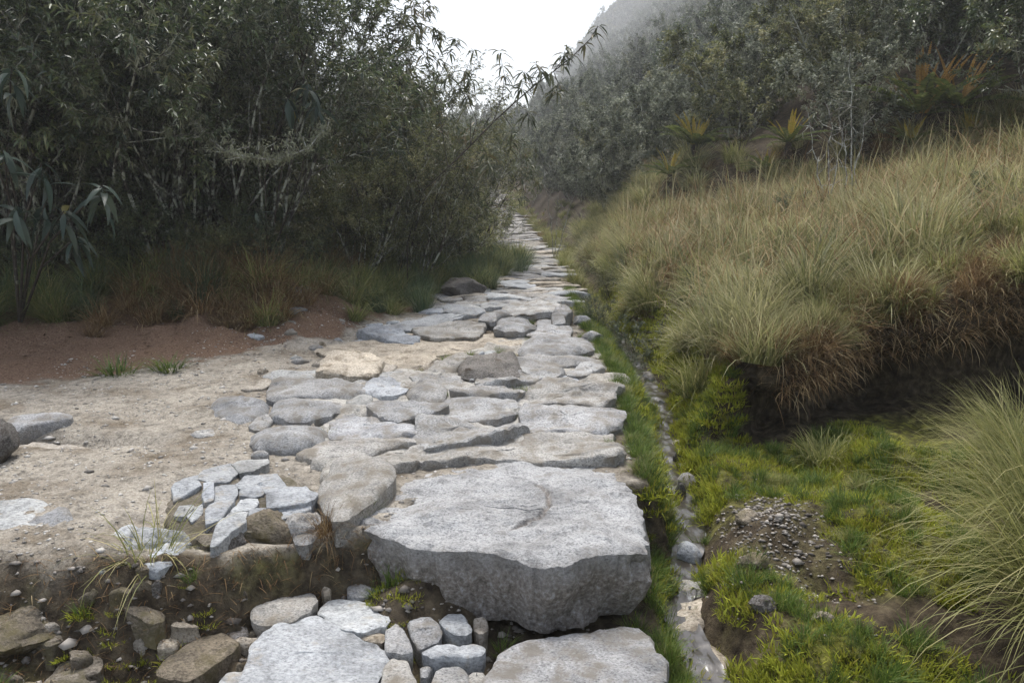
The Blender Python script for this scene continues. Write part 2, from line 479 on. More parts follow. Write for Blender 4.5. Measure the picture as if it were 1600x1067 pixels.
def H(x, y, micro=True):
    x = np.asarray(x, float); y = np.asarray(y, float)
    er, xc, zc = ER(y), XC(y), ZC(y) - .05
    rise = RISE(y)
    base = 0.04 * fbm(x * 0.7, y * 0.7, 3, 1)
    paved = ss(-2.0, -1.3, x + .12 * (y - 4)) * ss(2.0, 3.2, y)
    base = base + 0.005 - 0.022 * paved
    # the drop at the end of the upper paving
    low = ss(0, 1, (YL(x) - y) / DW(x)) * (1 - ss(er + .05, er + .3, x))
    base = base - low * (0.335 + 0.05 * fbm(x * 2.3, y * 2.3, 3, 8)) - 0.18 * np.clip(YL(x) - 0.55 - y, 0, 1.5) * low
    base = base - .07 * np.exp(-(((x + 1.32) / .50) ** 4 + ((y - 3.72) / .38) ** 4))
    base = base + .17 * np.exp(-(((x + .38) / .24) ** 2 + ((y - 3.36) / .2) ** 2)) * low
    lh = np.exp(-(((x + 2.05) / .38) ** 2 + ((y - 2.98) / .16) ** 2))              # dark hollow under the ledge
    base = base - 0.17 * lh
    gx, gy = (x + 2.95) / .75, (y - 4.86) / .11                                      # little gully in the sand
    base = base - 0.13 * np.exp(-(gx * gx + gy * gy)) * ss(-1.6, -2.4, x)
    # channel and its banks
    xc = xc + .05 * np.sin(y * 3.1) * ss(9, 7, y) + .07 * fbm(y * 2.3, 4.4, 3, 15)
    bedn = .07 * fbm(x * 5, y * 4, 3, 25)
    f = ss(er + .02, xc - .03, x)
    zl = base * (1 - f) + (zc - .05 + bedn) * f
    fl = zc - .05 + bedn * ss(xc + .4, xc + .1, x) + .25 * ss(xc + .02, xc + .30, x) + .07 * np.clip(x - xc - .2, 0, 3) + .17 * fbm(x * 2, y * 2, 4, 21) * ss(xc + .1, xc + .5, x)
    gp = np.exp(-(((x - 1.42) / .22) ** 2 + ((y - 4.0) / .45) ** 2))
    fl = fl + .05 * gp
    zm = .27 + .27 * np.clip(x - 1.6, 0, 1e9) * 1.08 + .038 * (np.clip(y, 0, 20) - 6) + .16 * fbm(x * .8, y * .8, 3, 31)
    far = ss(10, 18, y)
    w = ss(0, .38, y - YB(x)) * ss(xc + .16, xc + .62 + .3 * far, x)
    zr = fl * (1 - w) + np.maximum(zm, fl) * w
    hx = np.clip(x - XF(y), 0, 1e9)
    hill = .7 * ss(-.2, 1.6, x - XF(y)) + .27 * (np.sqrt(hx * hx + 1.0) - 1.0) * (1 + .003 * np.clip(y, 0, 90)) + 1.2 * fbm(x * .13, y * .13, 3, 41) * ss(1, 8, hx)
    zr = zr + hill
    z = np.where(x < xc, zl, zr) + rise
    # thicket floor on the left
    vd = veg_dist(x, y)
    dl = np.clip(vd, 0, 1e9)
    eb = ss(-2.0, .1, vd) * ss(-1.3, -2.4, x) * ss(4.5, 6, y)
    z = z + eb * (.26 + .22 * fbm(x * 2.4, y * 2.4, 3, 53))
    z = z + .34 * np.exp(-(((x + 3.35) / .85) ** 2 + ((y - 9.15) / .45) ** 2)) + .30 * ss(0, .9, dl) + .07 * np.minimum(dl, 40) + .10 * fbm(x * 1.3, y * 1.3, 3, 51) * ss(0, 1, dl)
    # mountain closing the valley
    ridge = np.interp(x, [-150, -80, -11, 8, 37, 77, 140, 300], [2, 3, 4, 14, 34, 50, 80, 95])
    k = np.clip((y - 120) / 230, 0, 1)
    z = z + ridge * k * (1 + .35 * fbm(x * .02, y * .02, 4, 61)) * ss(118, 150, y)
    z = np.minimum(z, 100 + 8 * fbm(x * .03, y * .03, 3, 63))
    if micro:
        rough = np.where(dl > 0, .05, .02) + .06 * eb + .09 * low * ss(-.9, -1.3, x)
        z = z + rough * fbm(x * 6, y * 6, 4, 71) + (.012 + .05 * low * ss(-.8, -1.2, x)) * fbm(x * 19, y * 19, 4, 81)
    return z


def axis(fine0, fine1, step, lo, hi, g=1.07):
    a = list(np.arange(fine0, fine1, step))
    s, p = step, a[-1]
    up = []
    while p < hi:
        s = min(s * g, 6.0); p += s; up.append(p)
    s, p = step, a[0]
    dn = []
    while p > lo:
        s = min(s * g, 6.0); p -= s; dn.append(p)
    return np.array(dn[::-1] + a + up)


gx_ = axis(-3.0, 4.2, .030, -190, 230)
gy_ = axis(2.3, 8.5, .032, -60, 430, 1.05)
gy_ = np.concatenate([gy_[gy_ < 2.5], np.arange(2.5, 4.2, .016), gy_[gy_ > 4.21]])
X, Y = np.meshgrid(gx_, gy_)
Z = H(X, Y)
# the sod overhangs the cut face of the bank
BS = [0, .10, .30, .46, .60, .80, 1.0]


def bank(x, s):
    """Point on the undercut bank face: s runs from its foot (0) over the hanging lip to the meadow (1)."""
    yb = YB(x)
    k = 1 + .9 * fbm(x * 2.1, s * .6, 3, 91)
    my = np.interp(s, BS, [0, .34, .36, .06, -.08, .08, .8])
    zf = np.interp(s, BS, [0, .02, .42, .50, .62, .94, 1.0])
    my = np.where(s < .999, my * np.where(s < .95, k, 1), my) + .05 * fbm(x * 7, s * 9, 3, 93) * (s > .02) * (s < .98)
    y2 = yb + my
    lo = H(x, yb - .04); hi = H(x, np.maximum(y2, yb + .42))
    return y2, lo * (1 - zf) + hi * zf


sB = (Y - YB(X)) / .8
onb = (sB > 0) & (sB < 1)
msk = ss(XC(Y) + .35, XC(Y) + .8, X[...]) * ss(9.0, 7.5, X)
yb2, zb2 = bank(X, np.clip(sB, 0, 1))
Yd = np.where(onb, Y * (1 - msk) + yb2 * msk, Y)
Z = np.where(onb, Z * (1 - msk) + zb2 * msk, Z)
nx, ny = len(gx_), len(gy_)
idx = np.arange(nx * ny).reshape(ny, nx)
quads = np.stack([idx[:-1, :-1], idx[:-1, 1:], idx[1:, 1:], idx[1:, :-1]], -1).reshape(-1, 4)
# which soil lies where
dl = veg_dist(X, Y)
nz = fbm(X * 2.5, Y * 2.5, 4, 101)
wd = np.interp(X, [-6, -3.4, -2.6, -1.7, -1.0, -.6], [2.7, 2.05, 1.6, .9, .45, .2])
n2_ = fbm(X * 9, Y * 9, 3, 111)
dirt = ss(-.12, .12, dl + wd + .35 * nz + .25 * n2_) * ss(26, 14, Y)
sand = ss(.06, -.06, X - ER(Y) + .15 * nz) * (1 - dirt) * ss(.1, -.1, dl) * (1 - .35 * ss(.25, .75, (YL(X) - Y) / DW(X)))
lowz = ss(-.05, .22, (YL(X) - Y) / DW(X) + .3 * nz + .2 * n2_)
sand = sand * (1 - .75 * ss(-1.25, -.85, X - .05 * (Y - 5)) * ss(4.0, 4.6, Y) * (1 - ss(-.1, .15, nz + .4 * n2_ - .1)))
sand = np.clip(sand * (1 - .92 * lowz * ss(-.28, .10, nz + .12 + .5 * ss(-2.6, -1.2, X) - .55 * ss(2.95, 2.7, Y))), 0, 1)
sand = sand * (1 - .8 * np.exp(-(((X + 2.05) / .45) ** 2 + ((Y - 2.98) / .2) ** 2)))
bankface = ss(-.35, .0, sB) * (1 - ss(.66, .85, sB)) * ss(XC(Y) + .3, XC(Y) + .6, X)
mossz = ss(ER(Y) - .02, ER(Y) + .12, X) * ss(14, 10, Y) * ss(-.35, .1, nz + .05) * (1 - bankface)
mossz = mossz * (1 - .9 * np.exp(-(((X - 1.42) / .26) ** 2 + ((Y - 4.0) / .5) ** 2))) * (1 - np.exp(-((X - XC(Y)) / .16) ** 2))
mossz = mossz * ss(.02, -.02, Y - YB(X)) + .5 * lowz * ss(.0, .3, -nz) * ss(ER(Y) + .1, ER(Y) - .1, X)
zone = np.stack([sand, dirt * ss(1.0, .1, dl), np.clip(mossz, 0, 1), np.ones_like(sand)], -1).reshape(-1, 4)
gme = new_mesh("ground", np.stack([X, Yd, Z], -1).reshape(-1, 3), quads=quads, mats=[M['ground']], smooth=True, attrs={'zone': zone})
ground = tag(obj("ground", gme), kind="structure")

# water
ys = np.concatenate([np.arange(2.0, 9.6, .02)])
rows = []
for k, off in enumerate(np.linspace(-1, 1, 11)):
    hw = .105 + .06 * fbm(ys * 1.3, 2.0, 2, 7)
    xs_ = XC(ys) + .05 * np.sin(ys * 3.1) * ss(9, 7, ys) + .07 * fbm(ys * 2.3, 4.4, 3, 15) + off * hw * 1.05
    zs_ = ZC(ys) - .005 + .016 * fbm(xs_ * 13, ys * 9, 3, 9) + .02 * np.floor(vnoise(ys * 2.2, 1.7, 3) * 4) / 4 + RISE(ys)
    rows.append(np.stack([xs_, ys, zs_], -1))
rows = np.stack(rows, 1)
n0, n1 = rows.shape[:2]
wi = np.arange(n0 * n1).reshape(n0, n1)
wq = np.stack([wi[:-1, :-1], wi[:-1, 1:], wi[1:, 1:], wi[1:, :-1]], -1).reshape(-1, 4)
tag(obj("stream_water", new_mesh("stream_water", rows.reshape(-1, 3), quads=wq, mats=[M['water']], smooth=True)), kind="structure")


# ------------------------------------------------------------------ stones
def chaikin(p, n=1):
    for _ in range(n):
        q = np.roll(p, -1, 0)
        p = np.stack([.78 * p + .22 * q, .22 * p + .78 * q], 1).reshape(-1, 2)
    return p


def resample(p, n):
    q = np.vstack([p, p[:1]])
    s = np.concatenate([[0], np.cumsum(np.hypot(*np.diff(q, axis=0).T))])
    t = np.linspace(0, s[-1], n, endpoint=False)
    return np.stack([np.interp(t, s, q[:, 0]), np.interp(t, s, q[:, 1])], -1), s[-1]


def stone_mesh(poly, top=0.0, thick=.16, dome=.012, tilt=(0, 0), seed=0, rough=1.0, round_=1, m=None, res=.035, undercut=.05, bev=.013,
               nring=5, crust=False, strata=0.012, grow=1.09, angular=1.5):
    """Closed, uneven stone from an outline on the ground; returns mesh and origin."""
    p = np.asarray(poly, float)
    c = p.mean(0)
    rr_ = np.random.default_rng(seed + 5)
    if angular:                                             # break the straight edges before rounding the corners a little
        e = np.roll(p, -1, 0) - p
        nn_ = np.column_stack([e[:, 1], -e[:, 0]])
        f_ = rr_.uniform(.3, .7, len(p))[:, None]
        mid_ = p + e * f_ + nn_ * rr_.uniform(-.13, .09, len(p))[:, None] * angular
        p = np.stack([p, mid_], 1).reshape(-1, 2)
    p = chaikin(p, round_)
    per = resample(p, 40)[1]
    n = int(np.clip(per / res, 14, 320))
    p, _ = resample(p, n)
    size = per / 6.28
    rel = p - c
    # ragged outline
    ang = np.arctan2(rel[:, 1], rel[:, 0])
    rg = 1 + rough * (.07 * fbm(np.cos(ang) * 2 + seed, np.sin(ang) * 2, 3, seed) + .05 * fbm(p[:, 0] * 18, p[:, 1] * 18, 3, seed + 3))
    rel = rel * rg[:, None] * grow
    r1 = max(0.5, 1 - bev / size)
    r2 = max(0.42, 1 - 2.6 * bev / size)
    s1, s2, s3 = rr_.uniform(-.035, .02, 3)
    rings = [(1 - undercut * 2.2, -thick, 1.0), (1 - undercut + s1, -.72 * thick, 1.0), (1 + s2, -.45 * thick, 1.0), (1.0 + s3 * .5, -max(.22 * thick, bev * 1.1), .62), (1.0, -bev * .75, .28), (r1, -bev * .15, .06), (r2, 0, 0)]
    for k in range(1, nring):
        rings.append((r2 * (1 - k / nring), 0, 0))
    V, C = [], []
    for s, dz, cr in rings:
        q = rel * s
        wx, wy = q[:, 0] + c[0], q[:, 1] + c[1]
        z = top + dome * (1 - s * s) + tilt[0] * q[:, 0] + tilt[1] * q[:, 1] + dz
        side = 1.0 if dz < -.8 * bev else 0.0
        z = z + rough * (.046 * min(1, size * 2.5) * fbm(wx * 3.1 + seed, wy * 4.4, 4, seed + 11) + .012 * fbm(wx * 13, wy * 17, 3, seed + 13)) * (1 if dz > -.9 * thick else 0)
        if strata and dz > -.3 * thick:
            zz = fbm(wx * 1.5 + seed, wy * 5.0, 3, seed + 21)
            z = z + strata * 1.6 * (np.floor(zz * 6) / 3)
        if side:
            k = 1 + rough * .09 * fbm(wx * 9 + z * 11, wy * 9 - z * 7, 4, seed + 17)
            q = q * k[:, None]
        V.append(np.stack([q[:, 0], q[:, 1], z], -1))
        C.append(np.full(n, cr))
    zc_ = top + dome + .046 * rough * min(1, size * 2.5) * float(fbm(c[0] * 3.1 + seed, c[1] * 4.4, 4, seed + 11)) + .012 * rough * float(fbm(c[0] * 13, c[1] * 17, 3, seed + 13))
    V.append(np.array([[0, 0, zc_]])); C.append([0.0])
    V = np.vstack(V)
    k = len(rings)
    a = np.arange(n); b = (a + 1) % n
    q = np.vstack([np.stack([i * n + a, i * n + b, (i + 1) * n + b, (i + 1) * n + a], -1) for i in range(k - 1)])
    t = np.stack([(k - 1) * n + a, (k - 1) * n + b, np.full(n, k * n)], -1)
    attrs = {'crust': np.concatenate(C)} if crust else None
    me = new_mesh("stone", V, tris=t, quads=q, mats=[m or M['granite']], smooth=True, attrs=attrs)
    me.set_sharp_from_angle(angle=math.radians(38))
    return me, (c[0], c[1], 0.0)


path = obj("path", None)
tag(path, "worn granite paved footpath leading up the misty valley", None, None, "structure")

rng = np.random.default_rng(5)
STONES = []          # outlines of traced stones in world space, so that fillers keep off them


def px_poly(pts, z):
    return np.array([G(u, v, z) for u, v in pts])


def paving(pts, top=0.0, name="paving_stone", parent=path, **kw):
    poly = px_poly(pts, top)
    STONES.append(poly)
    kw.setdefault('seed', len(STONES) * 7)
    me, loc = stone_mesh(poly, top=top, **kw)
    return obj(name, me, parent, loc)


def blob(u0, v0, u1, v1, s=0, n=9):
    r = np.random.default_rng(s + 1000)
    out = []
    for k in range(n):
        a = 2 * math.pi * (k + r.uniform(-.25, .25)) / n
        e = r.uniform(.82, 1.05)
        out.append(((u0 + u1) / 2 + (u1 - u0) / 2 * e * math.cos(a) * (1.08 if abs(math.cos(a)) > .6 else 1.0), (v0 + v1) / 2 + (v1 - v0) / 2 * e * math.sin(a)))
    return out


def crack_slab(me, loc):
    """Split line across the top of the slab."""
    line = px_poly([(838, 762), (856, 775), (858, 792), (840, 806), (815, 814), (800, 824)], 0.0) - np.array(loc[:2])
    v = np.empty(len(me.vertices) * 3, np.float32); me.vertices.foreach_get("co", v); v = v.reshape(-1, 3)
    best = np.full(len(v), 9.0)
    for a, b in zip(line[:-1], line[1:]):
        d = b - a
        t = np.clip(((v[:, :2] - a) @ d) / (d @ d), 0, 1)
        best = np.minimum(best, np.hypot(*(v[:, :2] - a - t[:, None] * d).T))
    top = v[:, 2] > -.06
    v[:, 2] -= np.where(top, .022 * np.clip(1 - best / .016, 0, 1), 0)
    me.vertices.foreach_set("co", v.ravel())
    at_ = me.attributes["crust"].data
    c = np.empty(len(v), np.float32); at_.foreach_get("value", c)
    at_.foreach_set("value", np.where(top, np.maximum(c, .9 * np.clip(1.2 - best / .016, 0, 1)), c).astype(np.float32))


# the great slab that forms the step
slab_poly = px_poly([(557, 800), (590, 778), (640, 745), (690, 728), (760, 720), (850, 718), (930, 720), (965, 733), (985, 768), (1003, 798),
                     (1006, 838), (1002, 853), (960, 857), (900, 868), (855, 880), (800, 866), (740, 856), (680, 848), (610, 834), (565, 816)], 0.0)
STONES.append(slab_poly)
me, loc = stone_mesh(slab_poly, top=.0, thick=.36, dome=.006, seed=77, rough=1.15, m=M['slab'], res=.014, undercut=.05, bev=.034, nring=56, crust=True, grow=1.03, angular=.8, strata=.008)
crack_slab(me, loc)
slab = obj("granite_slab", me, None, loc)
tag(slab, "great pale flat-topped granite slab forming the step in the path", "stone slab")

# paving behind the slab, traced stone by stone
gr, sl, tn, dk = M['granite'], M['slate'], M['tan_rock'], M['dark_rock']
# worn bedrock that shows between the stones
for i, bp_ in enumerate([[(470, 690), (520, 640), (580, 632), (660, 640), (660, 700), (600, 716), (500, 730)], [(640, 715), (650, 640), (700, 600), (830, 598), (900, 590), (962, 600), (968, 660), (960, 712), (800, 712)],
                         [(425, 650), (430, 590), (560, 582), (720, 580), (720, 640), (600, 645), (500, 660)], [(640, 600), (700, 555), (820, 520), (900, 525), (940, 565), (960, 605), (800, 610)],
                         [(500, 735), (530, 715), (640, 708), (660, 725), (600, 745), (560, 800), (505, 790)]]):
    paving(bp_, .008, name="bedrock", m=M['pale_rock'], thick=.2, dome=.01, bev=.02, rough=1.2, seed=40 + i, grow=1.02, nring=14, strata=.012)
    STONES.pop()
paving([(330, 640), (345, 625), (380, 620), (410, 628), (418, 640), (400, 650), (370, 657), (345, 655)], .015, dome=.05, bev=.03, rough=.9)
paving([(420, 610), (430, 595), (460, 592), (520, 592), (560, 600), (565, 612), (545, 620), (500, 620), (440, 625), (420, 622)], .035, dome=.03, bev=.02)
paving([(427, 640), (435, 627), (470, 622), (520, 622), (537, 632), (520, 645), (490, 655), (450, 655), (430, 648)], .035, dome=.03, bev=.02)
paving([(391, 660), (400, 650), (420, 645), (430, 650), (418, 662), (400, 668)], .02, dome=.02)
paving([(393, 685), (410, 665), (450, 658), (500, 660), (512, 672), (500, 688), (470, 697), (430, 697), (400, 693)], .045, thick=.22, dome=.05, bev=.04, rough=1.0, undercut=.06)
paving([(540, 622), (560, 617), (583, 621), (580, 630), (560, 636), (545, 631)], .06, m=sl)
paving([(575, 636), (590, 627), (650, 625), (695, 629), (697, 637), (660, 645), (625, 655), (600, 650)], .07, dome=.01, bev=.012, strata=.02)
paving([(518, 652), (540, 642), (575, 646), (620, 660), (650, 667), (650, 680), (600, 682), (550, 685), (520, 680)], .04, strata=.02)
paving([(470, 708), (495, 694), (560, 686), (600, 687), (645, 685), (652, 692), (600, 702), (560, 714), (500, 714)], .035)
paving([(440, 735), (475, 714), (560, 716), (525, 730), (512, 752), (470, 752)], -.035, m=tn, dome=.01)
paving([(640, 606), (660, 592), (685, 597), (697, 609), (690, 622), (660, 624), (642, 619)], .05, dome=.03, bev=.03)
paving([(570, 605), (600, 590), (635, 592), (637, 612), (600, 620), (575, 616)], .03, m=sl, strata=.02)
paving([(705, 613), (725, 600), (760, 597), (795, 603), (816, 608), (800, 614), (760, 617), (720, 615)], .07, bev=.012, strata=.03)
paving([(699, 626), (720, 618), (790, 622), (812, 633), (800, 645), (770, 654), (700, 651), (692, 640)], .045, dome=.015, m=gr)
paving([(656, 666), (665, 646), (690, 643), (720, 653), (800, 657), (818, 665), (790, 676), (755, 683), (700, 686), (665, 691), (657, 681)], .08, dome=.0, bev=.014, strata=.03, undercut=.02)
paving([(827, 608), (835, 599), (870, 591), (950, 599), (972, 603), (957, 612), (960, 622), (930, 632), (870, 630), (832, 625)], .06, strata=.03, bev=.014)
paving([(819, 642), (823, 637), (900, 635), (960, 641), (976, 651), (960, 663), (930, 668), (870, 673), (830, 663), (819, 652)], .055, strata=.02, bev=.014)
paving([(640, 703), (670, 694), (750, 693), (820, 676), (850, 671), (940, 673), (965, 700), (960, 717), (900, 716), (830, 714), (700, 716), (650, 712)], .035, dome=.01, rough=1.2)
paving([(610, 722), (620, 710), (645, 712), (690, 718), (665, 730), (635, 737), (614, 733)], -.02, m=tn)
paving([(586, 712), (595, 703), (612, 704), (612, 716), (592, 720)], .0, m=tn, dome=.02)
paving([(520, 735), (530, 722), (560, 716), (600, 722), (614, 740), (610, 755), (580, 780), (545, 802), (520, 805), (515, 785)], .06, thick=.3, bev=.03, dome=.02, tilt=(.04, .03), rough=.8)
paving([(745, 592), (755, 580), (800, 572), (830, 570), (875, 575), (870, 583), (830, 592), (780, 597)], .07, strata=.03, bev=.014)
paving([(885, 580), (905, 568), (940, 566), (946, 573), (920, 584), (890, 586)], .05, dome=.02)
paving([(722, 584), (735, 576), (762, 577), (765, 585), (740, 591)], .06, dome=.02)
paving([(640, 582), (680, 577), (718, 588), (725, 600), (690, 607), (650, 595)], .03, strata=.02)
paving([(420, 586), (500, 577), (560, 576), (635, 580), (630, 589), (520, 589), (440, 592)], .02, m=sl)
paving([(820, 597), (850, 586), (900, 588), (905, 592), (860, 593)], .03, m=sl)
# rows further back
paving([(495, 575), (500, 560), (530, 553), (580, 553), (597, 562), (592, 577), (550, 580)], .09, thick=.2, undercut=.16, bev=.03, m=tn, rough=1.4)
paving(blob(588, 566, 619, 578, 4), .03, m=tn)
paving([(668, 575), (690, 560), (722, 550), (735, 555), (725, 568), (695, 578)], .06, dome=.03, bev=.04)
paving([(722, 580), (735, 556), (770, 546), (800, 552), (808, 570), (795, 583), (750, 584)], .10, thick=.25, m=dk, bev=.04, rough=1.5, undercut=.0)
paving([(812, 548), (825, 530), (860, 523), (905, 528), (925, 540), (900, 548), (850, 553)], .07, dome=.04, bev=.04, rough=.8)
paving([(800, 560), (830, 552), (900, 552), (925, 556), (915, 566), (860, 570), (810, 570)], .06, dome=.02)
paving([(500, 552), (540, 535), (640, 524), (760, 522), (812, 530), (800, 545), (740, 548), (700, 552), (660, 575), (620, 572), (600, 558)], .0, m=tn, dome=.02, thick=.12, rough=1.0)
paving([(560, 517), (580, 509), (620, 511), (653, 524), (640, 530), (590, 524)], .07, m=sl, bev=.012, strata=.02)
paving([(605, 508), (660, 495), (740, 486), (746, 491), (690, 503), (640, 514)], .03, m=sl, dome=.01)
paving([(650, 518), (660, 508), (740, 501), (756, 507), (745, 522), (690, 527)], .05)
paving([(745, 497), (770, 485), (792, 484), (798, 490), (775, 501)], .09, dome=.03, bev=.03)
paving([(770, 512), (778, 499), (800, 494), (822, 500), (836, 510), (815, 516), (790, 516)], .09, dome=.03, bev=.03)
paving([(786, 482), (800, 473), (850, 471), (873, 478), (865, 488), (820, 491)], .06, dome=.02)
paving([(862, 500), (868, 484), (880, 477), (890, 490), (886, 501)], .13, thick=.25, bev=.03, m=gr)
paving([(820, 519), (840, 510), (880, 509), (893, 514), (888, 522), (850, 525)], .06, strata=.02)
paving([(838, 506), (850, 498), (862, 502), (868, 508), (850, 510)], .05)
paving([(694, 486), (710, 476), (740, 478), (760, 484), (730, 489)], .05, m=sl)
# cracked ledge on the left
LEDGE = [
    [(312, 748), (320, 735), (360, 726), (372, 738), (356, 750), (330, 753)], [(364, 725), (385, 718), (416, 716), (418, 724), (395, 735), (375, 738)],
    [(270, 762), (285, 749), (310, 743), (312, 760), (290, 768), (272, 775)], [(372, 752), (385, 742), (430, 738), (440, 749), (444, 756), (412, 764), (408, 759), (376, 758)],
    [(419, 767), (440, 761), (475, 762), (493, 772), (478, 784), (421, 789)], [(424, 795), (478, 788), (483, 793), (455, 803), (425, 811)],
    [(366, 790), (376, 779), (386, 775), (400, 776), (403, 782), (390, 794), (362, 797)], [(353, 805), (360, 799), (386, 798), (383, 804), (365, 808)],
    [(388, 804), (392, 796), (414, 794), (416, 804), (402, 811), (389, 811)], [(331, 846), (337, 825), (346, 811), (382, 809), (382, 818), (360, 830), (341, 845)],
    [(324, 815), (329, 789), (345, 783), (366, 782), (354, 797), (344, 809)], [(336, 781), (337, 757), (369, 756), (371, 768), (364, 778)],
    [(376, 772), (379, 759), (405, 758), (410, 768), (398, 773)], [(272, 800), (280, 787), (302, 784), (297, 793), (288, 801)],
    [(291, 803), (301, 793), (315, 787), (313, 803), (300, 812)], [(316, 770), (318, 756), (333, 755), (333, 778), (320, 784)],
]
paving([(262, 775), (285, 748), (350, 727), (418, 718), (445, 745), (492, 768), (488, 790), (440, 818), (384, 826), (330, 850), (310, 835), (268, 806)], -.012, m=M['ledge_rock'], thick=.14, dome=.0, bev=.02, rough=1.3, grow=1.05, seed=55, nring=12, undercut=-.02)
STONES.pop()
for i, p in enumerate(LEDGE):
    paving(p, .030 + .012 * math.sin(i * 2.1), m=sl, thick=.07, dome=.0, bev=.006, rough=.55, undercut=.01, seed=500 + i * 3, tilt=(.0, .02), round_=0, res=.018, grow=1.13, angular=.5, strata=.008)
for i, (p, z, mm_) in enumerate([
    ([(-30, 795), (0, 788), (50, 787), (76, 796), (65, 812), (35, 826), (-30, 826)], .01, sl), ([(25, 842), (40, 816), (90, 800), (108, 810), (95, 830), (60, 847), (32, 850)], .0, gr),
    ([(70, 877), (80, 861), (110, 853), (160, 856), (150, 871), (120, 882)], -.03, sl), ([(155, 882), (180, 857), (240, 830), (256, 845), (230, 861), (190, 880)], -.02, sl),
    ([(203, 872), (245, 850), (285, 851), (280, 872), (250, 888), (212, 883)], -.03, sl), ([(95, 835), (112, 824), (130, 826), (128, 836), (108, 842)], -.02, tn),
    ([(455, 822), (470, 805), (495, 808), (498, 830), (480, 846), (460, 842)], -.04, gr), ([(150, 840), (200, 822), (215, 826), (190, 842), (160, 850)], -.01, sl),
]):
    paving(p, z, m=mm_, thick=.10, dome=.012, bev=.014, rough=1.3, seed=600 + i * 5, undercut=.06, grow=1.12, tilt=(.03, .10))
paving([(5, 668), (40, 650), (95, 648), (108, 658), (70, 664), (30, 672)], .04, m=gr, dome=.02)
paving([(30, 695), (60, 688), (130, 690), (140, 698), (70, 706), (35, 712)], -.02, m=tn, thick=.12)
paving([(378, 606), (392, 600), (421, 597), (418, 603), (395, 608)], .03, m=tn, thick=.06, bev=.008)
paving([(290, 676), (310, 669), (335, 668), (338, 676), (310, 681)], .0, m=gr, thick=.1)
# lower paving, below the step
LOW = [
    ([(395, 960), (397, 930), (410, 912), (440, 914), (490, 920), (496, 940), (485, 955), (460, 969), (415, 976)], -.27, gr, .02), ([(503, 942), (515, 931), (560, 931), (590, 943), (612, 960), (600, 972), (565, 983), (530, 976), (505, 957)], -.28, sl, .01),
    ([(388, 1042), (395, 1010), (430, 980), (495, 964), (530, 977), (560, 993), (598, 1010), (602, 1035), (580, 1072), (480, 1085), (382, 1072)], -.28, sl, .01), ([(603, 1000), (607, 977), (620, 971), (635, 990), (645, 1020), (620, 1022), (604, 1018)], -.29, gr, .02),
    ([(594, 1072), (600, 1041), (615, 1025), (636, 1028), (650, 1060), (642, 1085), (605, 1090)], -.29, gr, .02), ([(637, 972), (645, 960), (680, 965), (690, 985), (675, 995), (655, 1005), (645, 990)], -.30, gr, .02),
    ([(686, 966), (700, 955), (725, 960), (738, 980), (725, 988), (705, 985)], -.30, sl, .01), ([(662, 1018), (680, 1007), (705, 1007), (720, 1014), (735, 1006), (757, 1011), (755, 1025), (730, 1031), (680, 1029)], -.29, sl, .01),
    ([(540, 913), (548, 902), (575, 910), (592, 925), (562, 930), (543, 926)], -.28, gr, .02), ([(500, 915), (506, 899), (513, 905), (515, 922), (506, 926)], -.27, tn, .02),
    ([(674, 1072), (685, 1043), (720, 1041), (729, 1072), (705, 1090)], -.30, gr, .01), ([(732, 1062), (735, 1041), (755, 1039), (757, 1066)], -.29, gr, .02),
    ([(762, 1075), (780, 1040), (792, 1011), (850, 996), (920, 986), (1000, 978), (1016, 1010), (1022, 1080), (900, 1100), (800, 1095)], -.29, gr, .0), ([(245, 1052), (280, 1020), (310, 997), (350, 990), (372, 1010), (332, 1042), (290, 1062)], -.30, M['ledge_rock'], .02),
    ([(740, 962), (755, 958), (762, 975), (752, 985), (742, 978)], -.31, tn, .01), ([(340, 975), (360, 955), (385, 950), (388, 985), (360, 1000)], -.30, dk, .02),
    ([(655, 1042), (668, 1036), (676, 1045), (668, 1056), (657, 1055)], -.33, gr, .01), ([(560, 995), (590, 985), (601, 992), (598, 1005), (575, 1003)], -.32, tn, .0),
    ([(340, 1072), (355, 1050), (382, 1048), (385, 1085), (350, 1090)], -.32, sl, .01), ([(525, 893), (540, 885), (548, 895), (538, 905)], -.31, dk, .01),
]
for i, (p, z, mm_, dm) in enumerate(LOW):
    paving(p, z + .005, m=mm_, thick=.13, dome=dm * .4, bev=.010, rough=.9, seed=700 + i * 5, res=.02, grow=1.07, angular=1.2)
# flat stones in the bed of the water and on the gravel
for i, (p, z, mm_) in enumerate([
    ([(1045, 960), (1060, 935), (1105, 930), (1115, 955), (1095, 985), (1055, 990)], -.47, tn), ([(1050, 1040), (1065, 1000), (1110, 1005), (1130, 1050), (1110, 1080), (1060, 1080)], -.50, tn),
    ([(1040, 915), (1060, 905), (1100, 905), (1105, 925), (1060, 930)], -.46, gr),
]):
    paving(p, z, name="bed_stone", m=mm_, thick=.08, dome=.01, bev=.02, seed=800 + i)

for i in range(15):
    y = rng.uniform(2.7, 8.6); x = float(XC(y)) + rng.normal(0, .13)
    rr0 = rng.uniform(.03, .075)
    a = np.sort(rng.uniform(0, 6.28, 8))
    poly = np.stack([x + rr0 * np.cos(a), y + 1.3 * rr0 * np.sin(a)], -1)
    me, loc = stone_mesh(poly, top=float(ZC(y)) + rng.uniform(-.03, .05), thick=.12, dome=.03, seed=850 + i * 3, res=.02, nring=4, bev=.02, m=[tn, dk, gr, sl][i % 4], tilt=(rng.uniform(-.2, .2), rng.uniform(-.2, .2)))
    obj("bed_stone", me, path, loc)

